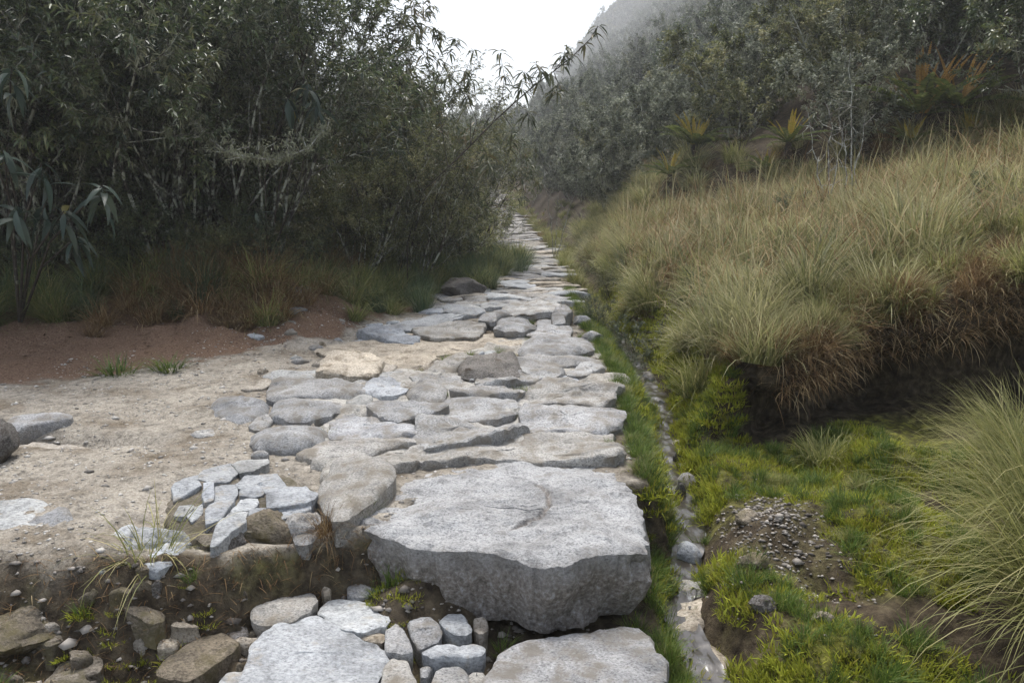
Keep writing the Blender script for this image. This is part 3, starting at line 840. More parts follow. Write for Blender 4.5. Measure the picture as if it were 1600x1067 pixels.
# procedural courses of paving further up the path
def clip_half(poly, a, n):
    out = []
    k = len(poly)
    for i in range(k):
        p, q = poly[i], poly[(i + 1) % k]
        dp, dq = (p - a) @ n, (q - a) @ n
        if dp <= 0: out.append(p)
        if dp * dq < 0: out.append(p + (q - p) * dp / (dp - dq))
    return np.array(out) if len(out) >= 3 else None


BBOX = {}


def inside(pt, poly):
    x, y = pt
    bb = BBOX.get(id(poly))
    if bb is None:
        bb = BBOX[id(poly)] = (poly, float(poly[:, 0].min()), float(poly[:, 0].max()), float(poly[:, 1].min()), float(poly[:, 1].max()))
    if x < bb[1] or x > bb[2] or y < bb[3] or y > bb[4]:
        return False
    r = False
    k = len(poly)
    for i in range(k):
        x0, y0 = poly[i]; x1, y1 = poly[(i + 1) % k]
        if (y0 > y) != (y1 > y) and x < (x1 - x0) * (y - y0) / (y1 - y0) + x0:
            r = not r
    return r


AN = 0.62
seeds = []
y = 9.2
while y < 62:
    g = .30 + .004 * y
    w = .42 + .006 * y
    lo, hi = EL(y) - .9, ER(y) + .7
    x = lo + rng.uniform(0, w)
    while x < hi:
        seeds.append((x + rng.uniform(-.14, .14), y + rng.uniform(-.13, .13) * 1.2))
        x += w * rng.uniform(.65, 1.5)
    y += g * rng.uniform(.8, 1.2)
seeds = np.array(seeds)
sA = seeds * np.array([AN, 1])
far_v, far_q, far_t, fo = [], [], [], 0
cell_n = 0
for i, s in enumerate(sA):
    x, y = seeds[i]
    if y < 9.45 or x < EL(y) - .25 or x > ER(y) - .02 or float(veg_dist(x, y)) > -.12:
        continue
    poly = np.array([(-.6, -.6), (.6, -.6), (.6, .6), (-.6, .6)]) + s
    nb = np.argsort(((sA - s) ** 2).sum(1))[1:16]
    for j in nb:
        d = sA[j] - s
        poly = clip_half(poly, s + d * .5, d / np.linalg.norm(d))
        if poly is None: break
    if poly is None: continue
    poly = poly / np.array([AN, 1])
    c = poly.mean(0)
    gap = rng.uniform(.008, .028)
    sz = np.sqrt(((poly - c) ** 2).sum(1)).mean()
    poly = c + (poly - c) * max(.6, 1 - gap / sz)
    if any(inside(c, q) for q in STONES): continue
    top = float(H(c[0], c[1], False)) + rng.uniform(.015, .06)
    me, loc = stone_mesh(poly, top=top, thick=.18, dome=rng.uniform(0, .025), tilt=(rng.uniform(-.05, .05), rng.uniform(-.10, .03)), seed=3000 + i * 3,
                         rough=1.0, round_=1, res=.05 if y < 16 else .09, nring=3 if y < 16 else 2, bev=rng.uniform(.012, .03),
                         m=[gr, gr, gr, sl, tn][int(rng.integers(0, 5))])
    if y < 26:
        obj("paving_stone", me, path, loc); cell_n += 1
    else:
        v = np.empty(len(me.vertices) * 3, np.float32); me.vertices.foreach_get("co", v)
        v = v.reshape(-1, 3) + np.array(loc)
        for pl in me.polygons:
            ids = [k + fo for k in pl.vertices]
            (far_q if len(ids) == 4 else far_t).append(ids)
        far_v.append(v); fo += len(v)
        bpy.data.meshes.remove(me)
fp = obj("distant_paving", new_mesh("distant_paving", np.vstack(far_v), tris=far_t, quads=far_q, mats=[M['granite']], smooth=True), path)
fp["kind"] = "stuff"

# small stones wedged between the big ones
k = 0
for _ in range(1500):
    if k >= 46: break
    u, v = rng.uniform(400, 970), rng.uniform(500, 720)
    x, y = G(u, v, 0)
    if x > ER(y) - .05 or any(inside((x, y), q) for q in STONES): continue
    r = rng.uniform(.03, .085)
    a = np.sort(rng.uniform(0, 6.28, 7)); 
    poly = np.stack([x + 1.4 * r * np.cos(a), y + r * np.sin(a)], -1)
    if any(inside(p, q) for p in poly for q in STONES): continue
    STONES.append(poly)
    me, loc = stone_mesh(poly, top=float(H(x, y, False)) + rng.uniform(.0, .03), thick=.08, dome=.015, seed=2000 + k * 3, res=.02, nring=3, bev=.012, m=[gr, tn, sl][k % 3])
    obj("wedge_stone", me, path, loc); k += 1

k = 0
for _ in range(1500):                                     # rubble in the eroded face below the ledge
    if k >= 75: break
    x = rng.uniform(-2.7, -1.0); y = rng.uniform(2.55, 3.35)
    if y > float(YL(x)) - .08 or any(inside((x, y), q) for q in STONES): continue
    r = rng.gamma(2.0, .011) + .014
    a = np.sort(rng.uniform(0, 6.28, 8))
    poly = np.stack([x + 1.3 * r * np.cos(a), y + r * np.sin(a)], -1)
    STONES.append(poly)
    me, loc = stone_mesh(poly, top=float(H(x, y)) + rng.uniform(.005, .03), thick=.1, dome=.01, tilt=(rng.uniform(-.2, .2), rng.uniform(-.25, .1)), seed=2500 + k * 3, res=.018, nring=3, bev=.01, undercut=-.12, m=[M['ledge_rock'], dk, M['ledge_rock'], tn, M['ledge_rock']][k % 5])
    obj("wedge_stone", me, path, loc); k += 1

# boulders that stand on their own
def boulder(name, u, v, w, d, h, label, m, z=None, seed=0, sink=.25):
    z0 = z if z is not None else 0.0
    x, y = G(u, v, z0)
    r = np.random.default_rng(seed)
    n, kk = 44, 22
    pn = norm(r.normal(0, 1, (13, 3))); pd = r.uniform(.66, .98, 13)
    ph, th = np.meshgrid(np.pi * np.arange(kk + 1) / kk, 2 * np.pi * np.arange(n) / n, indexing='ij')
    dv = np.stack([np.sin(ph) * np.cos(th), np.sin(ph) * np.sin(th), np.cos(ph)], -1).reshape(-1, 3)
    dt = dv @ pn.T
    q = np.minimum(1.12, np.where(dt > .12, pd[None] / np.maximum(dt, .12), 9.0).min(1))
    q = q + .14 * fbm(dv[:, 0] * 1.6 + seed, dv[:, 1] * 1.6 + dv[:, 2] * 1.3, 4, seed) + .12 * fbm(dv[:, 0] * 6 + dv[:, 2] * 5, dv[:, 1] * 6 - dv[:, 2] * 4 + seed, 3, seed + 2)
    V = np.column_stack([dv[:, 0] * w / 2 * q, dv[:, 1] * d / 2 * q, h * (.5 + .5 * dv[:, 2] * q) - sink * h])
    Q = [(i * n + j, (i + 1) * n + j, (i + 1) * n + (j + 1) % n, i * n + (j + 1) % n) for i in range(kk) for j in range(n)]
    me = new_mesh(name, V, quads=Q, mats=[m], smooth=True)
    me.set_sharp_from_angle(angle=math.radians(32))
    o = obj(name, me, None, (x, y, float(H(x, y, False))))
    return tag(o, label, "boulder")


boulder("boulder", 425, 880, .30, .24, .24, "rounded brown boulder jutting out under the cracked ledge", M['ledge_rock'], z=-.22, seed=31, sink=.45)
boulder("boulder", 345, 875, .26, .2, .17, "dark jagged rock under the cracked ledge", M['dark_rock'], z=-.14, seed=32, sink=.5)
boulder("boulder", 478, 840, .20, .18, .18, "pale chipped boulder at the inner corner of the ledge", M['granite'], z=-.09, seed=33, sink=.4)
boulder("boulder", 240, 880, .30, .20, .16, "low grey rock under the grass hanging from the ledge", M['slate'], z=-.12, seed=34, sink=.5)
boulder("boulder", 30, 1000, .4, .34, .16, "half-buried brown rock in the bottom left corner", M['ledge_rock'], z=-.3, seed=35, sink=.6)
boulder("boulder", 727, 462, .72, .5, .42, "dark rounded boulder lying at the grassy edge of the paving", M['dark_rock'], seed=3)
boulder("boulder", -25, 718, .34, .4, .30, "blackish mossy boulder at the edge of the sandy ground", M['dark_rock'], seed=9)
boulder("boulder", 908, 502, .22, .2, .16, "small pale boulder among green grass beside the channel", M['granite'], seed=14)
boulder("boulder", 926, 530, .26, .18, .14, "low grey boulder in grass just below the pale one", M['granite'], seed=15)
boulder("boulder", 1180, 866, .16, .13, .10, "grey boulder in the middle of the gravel spill beside the stream", M['ledge_rock'], z=-.2, seed=21, sink=.45)
boulder("boulder", 1170, 800, .15, .12, .10, "grey boulder at the top of the gravel spill", M['ledge_rock'], z=-.18, seed=22, sink=.45)
boulder("boulder", 1288, 932, .09, .06, .06, "small pale stone in grass by the gravel", M['tan_rock'], z=-.15, seed=23)
boulder("boulder", 1195, 930, .12, .1, .08, "dark stone at the foot of the gravel spill", M['dark_rock'], z=-.22, seed=24, sink=.4)


# gravel and litter
def pebbles(name, pts, sizes, m, seed, label):
    r = np.random.default_rng(seed)
    base = np.array([(1, 0, 0), (.3, .95, 0), (-.8, .6, 0), (-.8, -.6, 0), (.3, -.95, 0), (0, 0, .75), (0, 0, -.6)])
    ft = np.array([(0, 1, 5), (1, 2, 5), (2, 3, 5), (3, 4, 5), (4, 0, 5), (1, 0, 6), (2, 1, 6), (3, 2, 6), (4, 3, 6), (0, 4, 6)])
    n = len(pts)
    a = r.uniform(0, 6.28, n)
    b = base[None] * (1 + r.uniform(-.3, .3, (n, 7, 1)))
    s = np.asarray(sizes)
    sx, sy, sz = s * r.uniform(.8, 1.4, n), s * r.uniform(.6, 1.0, n), s * r.uniform(.4, .9, n)
    lx, ly, lz = b[..., 0] * sx[:, None], b[..., 1] * sy[:, None], b[..., 2] * sz[:, None]
    V = np.stack([lx * np.cos(a)[:, None] - ly * np.sin(a)[:, None], lx * np.sin(a)[:, None] + ly * np.cos(a)[:, None], lz], -1) + np.asarray(pts)[:, None, :]
    T = (ft[None] + (np.arange(n) * 7)[:, None, None]).reshape(-1, 3)
    me = new_mesh(name, V.reshape(-1, 3), tris=T, mats=[m], attrs={'tint': np.repeat(r.uniform(0, 1, n), 7)})
    return tag(obj(name, me), label, None, None, "stuff")


def on_ground(xy, dz=0.0):
    return np.column_stack([xy[:, 0], xy[:, 1], H(xy[:, 0], xy[:, 1]) + dz])


r = np.random.default_rng(11)
xy = np.column_stack([r.uniform(-4.2, .9, 13000), 2.5 + 7.0 * r.uniform(0, 1, 13000) ** 1.5])
kp = (veg_dist(xy[:, 0], xy[:, 1]) < -.3) & (xy[:, 0] < ER(xy[:, 1])) & ((fbm(xy[:, 0] * 2, xy[:, 1] * 2, 2, 5) > -.15) | (xy[:, 1] < 3.2))
xy = xy[kp]
up_ = xy[:, 1] > YL(xy[:, 0])
pebbles("sand_gravel", on_ground(xy[up_]), r.gamma(2.0, .0030, int(up_.sum())) + .003, M['pebble'], 1, "fine pale gravel strewn over the sandy ground")
lo_ = xy[~up_]
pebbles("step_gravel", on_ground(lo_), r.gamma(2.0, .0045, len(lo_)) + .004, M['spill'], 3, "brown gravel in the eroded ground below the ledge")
n = 800
xy = np.column_stack([1.42 + r.normal(0, .15, n), 4.0 + r.normal(0, .30, n)])
pebbles("spill_gravel", on_ground(xy, .002), r.gamma(2.0, .0032, n) + .004, M['spill'], 2, "spill of pale gravel beside the stream")


# ------------------------------------------------------------------ leaves and blades
def leaves_mesh(name, pos, d, up, L, W, tint, m, kind='diamond', droop=.25, fold=.25):
    """Many leaves as one mesh. pos, d, up: (N,3); L, W, tint: (N,)."""
    N = len(pos)
    d = norm(d)
    side = norm(np.cross(d, up + 1e-4))
    nrm = np.cross(side, d)
    L = L[:, None]; W = W[:, None]
    dn = np.array((0, 0, -1.0))
    if kind == 'diamond':
        mid = pos + d * L * .45
        tip = pos + d * L + dn * L * droop
        V = np.stack([pos, mid + side * W / 2 + nrm * W * fold, tip, mid - side * W / 2 + nrm * W * fold], 1)
        T = np.array([(0, 2, 1), (0, 3, 2)])
        k = 4
    else:
        c1 = pos + d * L * .33 + dn * L * droop * .12
        c2 = pos + d * L * .68 + dn * L * droop * .45
        tip = pos + d * L * .97 + dn * L * droop
        V = np.stack([pos, c1 + side * W / 2 + nrm * W * fold, c1, c1 - side * W / 2 + nrm * W * fold,
                      c2 + side * W * .4 + nrm * W * fold, c2, c2 - side * W * .4 + nrm * W * fold, tip], 1)
        T = np.array([(0, 2, 1), (0, 3, 2), (1, 2, 5), (1, 5, 4), (2, 3, 6), (2, 6, 5), (4, 5, 7), (5, 6, 7)])
        k = 8
    F_ = (T[None] + (np.arange(N) * k)[:, None, None]).reshape(-1, 3)
    return new_mesh(name, V.reshape(-1, 3), tris=F_, mats=[m], attrs={'tint': np.repeat(tint, k)})


def blades_mesh(name, base, az, lean, curl, L, W, tint, m, seg=4):
    """Grass blades: base (N,3), heading az, initial lean from vertical, extra bend towards the tip."""
    N = len(base)
    t = np.linspace(0, 1, seg + 1)
    th = lean[:, None] + curl[:, None] * t[None, :] ** 1.3
    ds = (L / seg)[:, None]
    h = np.concatenate([np.zeros((N, 1)), np.cumsum(np.sin(th[:, :-1]) * ds, 1)], 1)
    z = np.concatenate([np.zeros((N, 1)), np.cumsum(np.cos(th[:, :-1]) * ds, 1)], 1)
    ca, sa = np.cos(az)[:, None], np.sin(az)[:, None]
    c = np.stack([base[:, :1] + ca * h, base[:, 1:2] + sa * h, base[:, 2:3] + z], -1)
    ra = az + 1.57 + .6 * np.sin(az * 7 + L * 50)
    side = np.stack([np.cos(ra), np.sin(ra), np.zeros(N)], -1)[:, None, :]
    w = (W[:, None] * (1 - .75 * t[None, :] ** 1.5) / 2)[..., None]
    A = c - side * w; B = c + side * w
    V = np.empty((N, 2 * seg + 1, 3))
    V[:, 0:2 * seg:2] = A[:, :-1]; V[:, 1:2 * seg:2] = B[:, :-1]; V[:, 2 * seg] = c[:, -1]
    T = []
    for i in range(seg - 1):
        a = 2 * i
        T += [(a, a + 1, a + 3), (a, a + 3, a + 2)]
    T.append((2 * seg - 2, 2 * seg - 1, 2 * seg))
    k = 2 * seg + 1
    F_ = (np.array(T)[None] + (np.arange(N) * k)[:, None, None]).reshape(-1, 3)
    tt = np.concatenate([np.repeat(t[:-1], 2), [1.0]])
    return new_mesh(name, V.reshape(-1, 3), tris=F_, mats=[m], attrs={'tint': np.repeat(tint, k), 'tt': np.tile(tt, N)})


def tussock_mesh(name, n, L, spread, curl, W, m, seed, r0=.08, dry=.0, seg=4, bias=None):
    r = np.random.default_rng(seed)
    a0 = r.uniform(0, 6.28, n); rr = r0 * np.sqrt(r.uniform(0, 1, n))
    base = np.stack([rr * np.cos(a0), rr * np.sin(a0), np.full(n, -.03)], -1)
    az = a0 + r.normal(0, 1.0, n)
    lean = np.abs(r.normal(0, spread, n)) * .7 + .25 * spread * rr / r0
    cu = curl * r.uniform(.25, 1.35, n)
    if bias is not None:
        az = np.where(r.uniform(0, 1, n) < bias[1], bias[0] + r.normal(0, .6, n), az)
    l = L * r.uniform(.3, 1.15, n)
    tint = np.clip(r.beta(2, 2.2, n) + dry, 0, 1)
    return blades_mesh(name, base, az, lean, cu, l, W * r.uniform(.6, 1.3, n), tint, m, seg)


def tube_set(lines, sides=5):
    """lines: list of (points (k,3), radii (k)) to one tapered tube mesh."""
    V, Q, off = [], [], 0
    an = np.arange(sides) * 2 * math.pi / sides
    for pts, rad in lines:
        pts = np.asarray(pts); rad = np.asarray(rad)
        tg = norm(np.gradient(pts, axis=0))
        ref = np.where(np.abs(tg[:, 2:3]) > .9, np.array([[1.0, 0, 0]]), np.array([[0, 0, 1.0]]))
        s = norm(np.cross(tg, ref)); u = np.cross(s, tg)
        ring = pts[:, None, :] + rad[:, None, None] * (np.cos(an)[None, :, None] * s[:, None, :] + np.sin(an)[None, :, None] * u[:, None, :])
        k = len(pts)
        V.append(ring.reshape(-1, 3))
        i = np.arange(k - 1)[:, None] * sides; j = np.arange(sides)[None, :]; j2 = (j + 1) % sides
        Q.append((np.stack([i + j, i + j2, i + sides + j2, i + sides + j], -1) + off).reshape(-1, 4))
        off += k * sides
    return np.vstack(V), np.vstack(Q)


def gen_shrub(seed, Hh=4.5, ns=6, tilt=.3, n2=11, n3=6, nl=12, ll=.06, lw=.018, start=.3, l2=.32, l3=.12, up=.35, droop=.15, base_r=.18,
              r_stem=.03, wander=.16, whorl=False, nlich=0, lich_len=.07, skirt=0.0):
    """Branching skeleton with leaves on the outer twigs; returns line list, leaf arrays, lichen arrays."""
    r = np.random.default_rng(seed)
    lines, lp, ld, lup, lt, chp = [], [], [], [], [], []
    ip, idr = [], []
    zz = np.array((0, 0, 1.0))

    def grow(p, d, L, k, upf, wn_):
        pts = [p]
        for _ in range(k):
            d = norm(d + r.normal(0, wn_, 3) + zz * upf / k)
            p = p + d * L / k
            pts.append(p)
        return np.array(pts)

    def at(pts, t):
        f = t * (len(pts) - 1); i = min(int(f), len(pts) - 2)
        return pts[i] + (pts[i + 1] - pts[i]) * (f - i), norm(pts[i + 1] - pts[i])

    def off_dir(d, ang):
        dx, dy, dz = float(d[0]), float(d[1]), float(d[2])
        ax, ay, az = r.normal(0, 1, 3).tolist()
        qx, qy, qz = dy * az - dz * ay, dz * ax - dx * az, dx * ay - dy * ax
        k = math.sin(ang) / max(1e-9, math.sqrt(qx * qx + qy * qy + qz * qz)); c = math.cos(ang)
        return np.array((dx * c + qx * k, dy * c + qy * k, dz * c + qz * k))

    def leafy(pts, n, shade):
        if whorl:
            ts = np.clip(1 - np.abs(r.normal(0, .22, n)), .2, 1)
        else:
            ts = r.uniform(.1, 1, n)
        for t in ts:
            p, d = at(pts, t)
            q = off_dir(d, r.uniform(.6, 1.25) if not whorl else r.uniform(.5, 1.5))
            lp.append(p); ld.append(q + np.array((0, 0, -droop))); lup.append(zz + r.normal(0, .45, 3)); lt.append(shade)
    for s in range(ns):
        a = 2 * math.pi * (s + r.uniform(-.3, .3)) / ns
        b = np.array((math.cos(a), math.sin(a), 0)) * base_r * r.uniform(.3, 1) + np.array((0, 0, -.15))
        tl = tilt * r.uniform(.3, 1.3)
        d = np.array((math.cos(a) * math.sin(tl), math.sin(a) * math.sin(tl), math.cos(tl)))
        L = Hh * r.uniform(.65, 1.05)
        st = grow(b, d, L, 9, up * .5, wander)
        rs = r_stem * r.uniform(.6, 1.2)
        lines.append((st, rs * np.linspace(1, .18, 10)))
        ip.append(st)
        for _ in range(n2):
            t = start + (1 - start) * r.uniform(0, 1) ** .85
            p, d = at(st, t)
            q = off_dir(d, r.uniform(.5, 1.15))
            L2 = l2 * Hh * (1.15 - .75 * t) * r.uniform(.5, 1.3)
            br = grow(p, q, L2, 4, up, wander * 1.1)
            lines.append((br, rs * .38 * np.linspace(1, .25, 5)))
            ip.append(br)
            shade = r.normal(0, .20)
            for _ in range(n3):
                p2, d2 = at(br, r.uniform(.2, 1) ** .7)
                tw = grow(p2, off_dir(d2, r.uniform(.3, .95)), l3 * Hh * r.uniform(.5, 1.2), 2, up * .7, wander)
                lines.append((tw, rs * .13 * np.array((1, .7, .3))))
                leafy(tw, nl, shade)
            leafy(br[2:], nl // 2, shade)
        leafy(st[-3:], nl, 0)
    lp, ld, lup, lt = map(np.array, (lp, ld, lup, lt))
    n = len(lp)
    tint = np.clip(r.beta(2, 2.4, n) + lt, 0, 1)
    LL = ll * r.uniform(.6, 1.25, n); LW = lw * r.uniform(.7, 1.2, n)
    lich = None
    if nlich:
        q = np.vstack([c[:-1] + (c[1:] - c[:-1]) * r.uniform(0, 1, (len(c) - 1, 1)) for c in ip for _ in range(3)])
        q = q[r.integers(0, len(q), nlich // 6)]
        q = np.repeat(q, 6, 0) + r.normal(0, .022, (len(q) * 6, 3))
        dd = r.normal(0, .7, (len(q), 3)) + np.array((0, 0, -.5))
        lich = (q, dd, r.normal(0, 1, (len(q), 3)), lich_len * r.uniform(.4, 1.3, len(q)), .016 * r.uniform(.5, 1.3, len(q)), r.uniform(0, 1, len(q)))
    return lines, (lp, ld, lup, LL, LW, tint), lich


def shrub_proto(name, seed, leaf_m, bark_m, kind='diamond', ldroop=.2, **kw):
    """A shrub as an Empty with stems, crown and lichen; sits at the origin until placed."""
    lines, lf, lich = gen_shrub(seed, **kw)
    root = obj(name, None)
    V, Q = tube_set([l for l in lines if len(l[0]) > 3], 5)
    V2, Q2 = tube_set([l for l in lines if len(l[0]) <= 3], 3)
    obj("branches", new_mesh("branches", np.vstack([V, V2]), quads=np.vstack([Q, Q2 + len(V)]), mats=[M[bark_m]], smooth=True), root)
    obj("crown", leaves_mesh("crown", *lf, M[leaf_m], kind, ldroop), root)
    if lich:
        obj("lichen", leaves_mesh("lichen", *lich, M['lichen'], 'diamond', .3), root)
    return root


USED = set()


def place(proto, x, y, s=1.0, rz=0.0, label=None, cat="shrub", group=None, tiltx=0.0, tilty=0.0, sz=None, dz=-.05):
    o = proto if proto.name not in USED else copy_tree(proto)
    USED.add(proto.name)
    o.location = (x, y, float(H(x, y, False)) + dz)
    o.rotation_euler = (tiltx, tilty, rz)
    o.scale = (s, s, s * (sz or 1.0))
    for kx in ("label", "category", "group"):
        if kx in o: del o[kx]
    return tag(o, label, cat, group)


def scatter(name, pts, rot, scl, which, sources, label):
    """One stuff object: copies of the source meshes on points (geometry nodes)."""
    n = len(pts)
    me = bpy.data.meshes.new(name)
    me.vertices.add(n)
    me.vertices.foreach_set("co", np.asarray(pts, np.float32).ravel())
    me.attributes.new("rot", 'FLOAT_VECTOR', 'POINT').data.foreach_set("vector", np.asarray(rot, np.float32).ravel())
    me.attributes.new("scl", 'FLOAT_VECTOR', 'POINT').data.foreach_set("vector", np.asarray(scl, np.float32).ravel())
    me.attributes.new("which", 'INT', 'POINT').data.foreach_set("value", np.asarray(which, np.int32))
    o = obj(name, me)
    ng = bpy.data.node_groups.new(name, 'GeometryNodeTree')
    ng.interface.new_socket("Geometry", in_out='INPUT', socket_type='NodeSocketGeometry')
    ng.interface.new_socket("Geometry", in_out='OUTPUT', socket_type='NodeSocketGeometry')
    gi = ng.nodes.new("NodeGroupInput"); go = ng.nodes.new("NodeGroupOutput")

    def na(nm, dt):
        q = ng.nodes.new("GeometryNodeInputNamedAttribute"); q.data_type = dt; q.inputs[0].default_value = nm
        return q.outputs[0]
    rot_s = ng.nodes.new("FunctionNodeEulerToRotation"); ng.links.new(na("rot", 'FLOAT_VECTOR'), rot_s.inputs[0])
    scl_s = na("scl", 'FLOAT_VECTOR'); wh = na("which", 'INT')
    jn = ng.nodes.new("GeometryNodeJoinGeometry")
    for k, s in enumerate(sources):
        parts = s if isinstance(s, (list, tuple)) else [s]
        cmp_ = ng.nodes.new("FunctionNodeCompare"); cmp_.data_type = 'INT'; cmp_.operation = 'EQUAL'
        ints = [q for q in cmp_.inputs if q.type == 'INT']
        ng.links.new(wh, ints[0]); ints[1].default_value = k
        for pt in parts:
            oi = ng.nodes.new("GeometryNodeObjectInfo"); oi.transform_space = 'ORIGINAL'
            oi.inputs["Object"].default_value = pt; oi.inputs["As Instance"].default_value = True
            ip = ng.nodes.new("GeometryNodeInstanceOnPoints")
            ng.links.new(gi.outputs[0], ip.inputs["Points"]); ng.links.new(cmp_.outputs[0], ip.inputs["Selection"])
            ng.links.new(oi.outputs["Geometry"], ip.inputs["Instance"])
            ng.links.new(rot_s.outputs[0], ip.inputs["Rotation"]); ng.links.new(scl_s, ip.inputs["Scale"])
            ng.links.new(ip.outputs[0], jn.inputs[0])
    ng.links.new(jn.outputs[0], go.inputs[0])
    md = o.modifiers.new("scatter", 'NODES'); md.node_group = ng
    return tag(o, label, None, None, "stuff")


# ------------------------------------------------------------------ thicket on the left
slim = [shrub_proto("thicket_tree", 10 + i, 'leaf_dark', 'bark', Hh=h_, ns=8, tilt=.26, n2=9, n3=6, nl=17, ll=.095, lw=.024, start=.34, l2=.24, l3=.10,
                    up=.35, r_stem=.028, nlich=4200, lich_len=.09) for i, h_ in enumerate((4.9, 5.3, 4.5))]
deep = [shrub_proto("dense_tree", 16 + i, 'leaf_dark', 'bark_dark', Hh=h_, ns=9, tilt=.34, n2=12, n3=7, nl=15, ll=.085, lw=.026, start=.06, l2=.26, l3=.10,
                    up=.35, r_stem=.028) for i, h_ in enumerate((4.6, 5.0))]
olive = [shrub_proto("olive_shrub", 30 + i, 'leaf_olive', 'bark', Hh=h_, ns=10, tilt=.42, n2=13, n3=6, nl=16, ll=.062, lw=.015, start=.06, l2=.24, l3=.11,
                     up=.75, r_stem=.02, nlich=900, lich_len=.05) for i, h_ in enumerate((3.5, 3.0))]
lance = shrub_proto("narrow_leaved_shrub", 41, 'leaf_lance', 'bark_dark', 'lance', .45, Hh=3.5, ns=7, tilt=.34, n2=9, n3=5, nl=11, ll=.17, lw=.028, start=.12,
                    l2=.28, l3=.12, up=.6, droop=.25, whorl=True, r_stem=.022)
low = [shrub_proto("low_shrub", 50 + i, ['leaf_dark', 'leaf_olive'][i], 'bark_dark', Hh=1.6, ns=11, tilt=.65, n2=9, n3=5, nl=15, ll=.055, lw=.017, start=.05, l2=.34, l3=.16, up=.3,
                   r_stem=.012, nlich=0) for i in range(2)]

rv = np.random.default_rng(21)
vp = np.vstack([np.column_stack([np.linspace(a[0], b[0], max(2, int(np.hypot(*(b - a)) / .2))), np.linspace(a[1], b[1], max(2, int(np.hypot(*(b - a)) / .2)))]) for a, b in zip(VEG[1:8], VEG[2:9])])
vt = norm(np.gradient(vp, axis=0)); vn_ = np.column_stack([-vt[:, 1], vt[:, 0]])          # into the thicket


def along(s, d):
    i = int(np.clip(s, 0, 1) * (len(vp) - 1))
    p = vp[i] + vn_[i] * d
    return float(p[0]), float(p[1])


G1 = "slender dark trees of the thicket"
ORD = ("first second third fourth fifth sixth seventh eighth ninth tenth eleventh twelfth thirteenth fourteenth fifteenth sixteenth seventeenth "
       "eighteenth nineteenth twentieth").split()
for row, (d0, n_) in enumerate(((1.45, 10), (2.5, 10), (3.2, 9), (4.8, 8), (6.6, 7))):
    for k in range(n_):
        x, y = along((k + rv.uniform(.2, .8)) / n_ * (.44, .48, .50, .50, .50)[row], d0 + rv.uniform(-.35, .35))
        lab = [ORD[k] + " slender lichen-stemmed tree of the thicket's front row, counted from the large-leaved shrub",
               ORD[k] + " slender tree of the thicket's second row, counted from the large-leaved shrub", "dense dark tree filling the back of the thicket"][min(row, 2)]
        o = place(slim[int(rv.integers(0, 3))] if row < 2 else deep[int(rv.integers(0, 2))], x, y, rv.uniform(.85, 1.15), rv.uniform(0, 6.28), lab,
                  "tree", [G1, "trees of the thicket's second row", "trees deep in the thicket"][min(row, 2)])
for (u, v, y, s, pr, lab) in [
    (640, 440, 12.6, 1.0, olive[0], "pale olive shrub with upright twigs, tallest beside the path"),
    (705, 430, 14.6, .95, olive[1], "olive shrub leaning over the paving behind the dark boulder"),
    (560, 440, 11.6, .85, olive[1], "olive shrub between the dark trees and the tall pale one"),
    (748, 410, 18.0, .72, olive[0], "rounded olive shrub at the narrowing of the path"),
    (690, 430, 16.5, .82, olive[0], "olive shrub half hidden behind the path-side bushes"),
    (610, 430, 15.0, 1.2, olive[1], "tall olive shrub behind the pale one, against the sky"),
]:
    x = P(u, v, y)[0]
    place(pr, x, y, s, rv.uniform(0, 6.28), lab, "shrub", "olive shrubs beside the path")
for (u, y, s, lab) in [(668, 13.6, 1.0, "narrow-leaved shrub with drooping leaf whorls against the white sky"), (735, 16.0, .8, "narrow-leaved shrub reaching out over the path"),
                       (590, 12.6, 1.15, "tall narrow-leaved shrub rising between dark trees and sky"), (715, 21.0, .8, "narrow-leaved shrub farthest along the thicket edge")]:
    place(lance, P(u, 400, y)[0], y, s, rv.uniform(0, 6.28), lab, "shrub", "narrow-leaved shrubs")
for k in range(22):
    x, y = along((k + rv.uniform(.1, .9)) / 22, rv.uniform(.3, .95))
    place(low[k % 2], x, y, rv.uniform(.4, .85), rv.uniform(0, 6.28), ORD[k // 2] + [" low dark shrub", " low olive shrub"][k % 2] + " along the thicket foot, counted from the large-leaved shrub", "shrub", "low shrubs along the thicket foot")
for k in range(16):
    y = 21 + k * 2.4 + rv.uniform(-.6, .6)
    x = float(EL(y)) - rv.uniform(1.0, 2.2)
    place(olive[k % 2] if k % 3 else slim[k % 3], x, y, rv.uniform(.8, 1.1), rv.uniform(0, 6.28), "misty shrub along the far stretch of the path", "shrub", "shrubs along the far path")

# branch with drooping whorls reaching across the gap
Yb = 10.5
bl = [np.array([P(u, v, Yb) for u, v in [(700, 262), (735, 228), (770, 192), (805, 160), (840, 130), (865, 112), (895, 88), (922, 62), (934, 42)]])]
sub = [[(735, 228), (745, 190), (730, 150), (700, 120)], [(770, 192), (785, 150), (788, 118), (781, 82)], [(800, 165), (815, 140), (820, 112)], [(840, 130), (850, 118), (838, 100)],
       [(865, 112), (878, 95), (884, 76)], [(785, 178), (800, 200), (798, 232)], [(805, 160), (822, 172), (825, 182)], [(865, 112), (872, 130), (868, 148)], [(745, 215), (760, 240), (764, 262)],
       [(700, 262), (690, 200), (678, 140), (655, 60), (640, 24)], [(678, 140), (700, 90), (712, 62)], [(655, 60), (668, 42), (690, 55)], [(735, 228), (735, 190), (728, 165), (735, 125)],
       [(690, 200), (705, 170), (740, 80)]]
for s in sub:
    bl.append(np.array([P(u, v, Yb + .03 * i + rv.uniform(-.15, .15) * (i > 0)) for i, (u, v) in enumerate(s)]))
base = np.array([P(660, 300, 11.2), P(700, 262, Yb)])
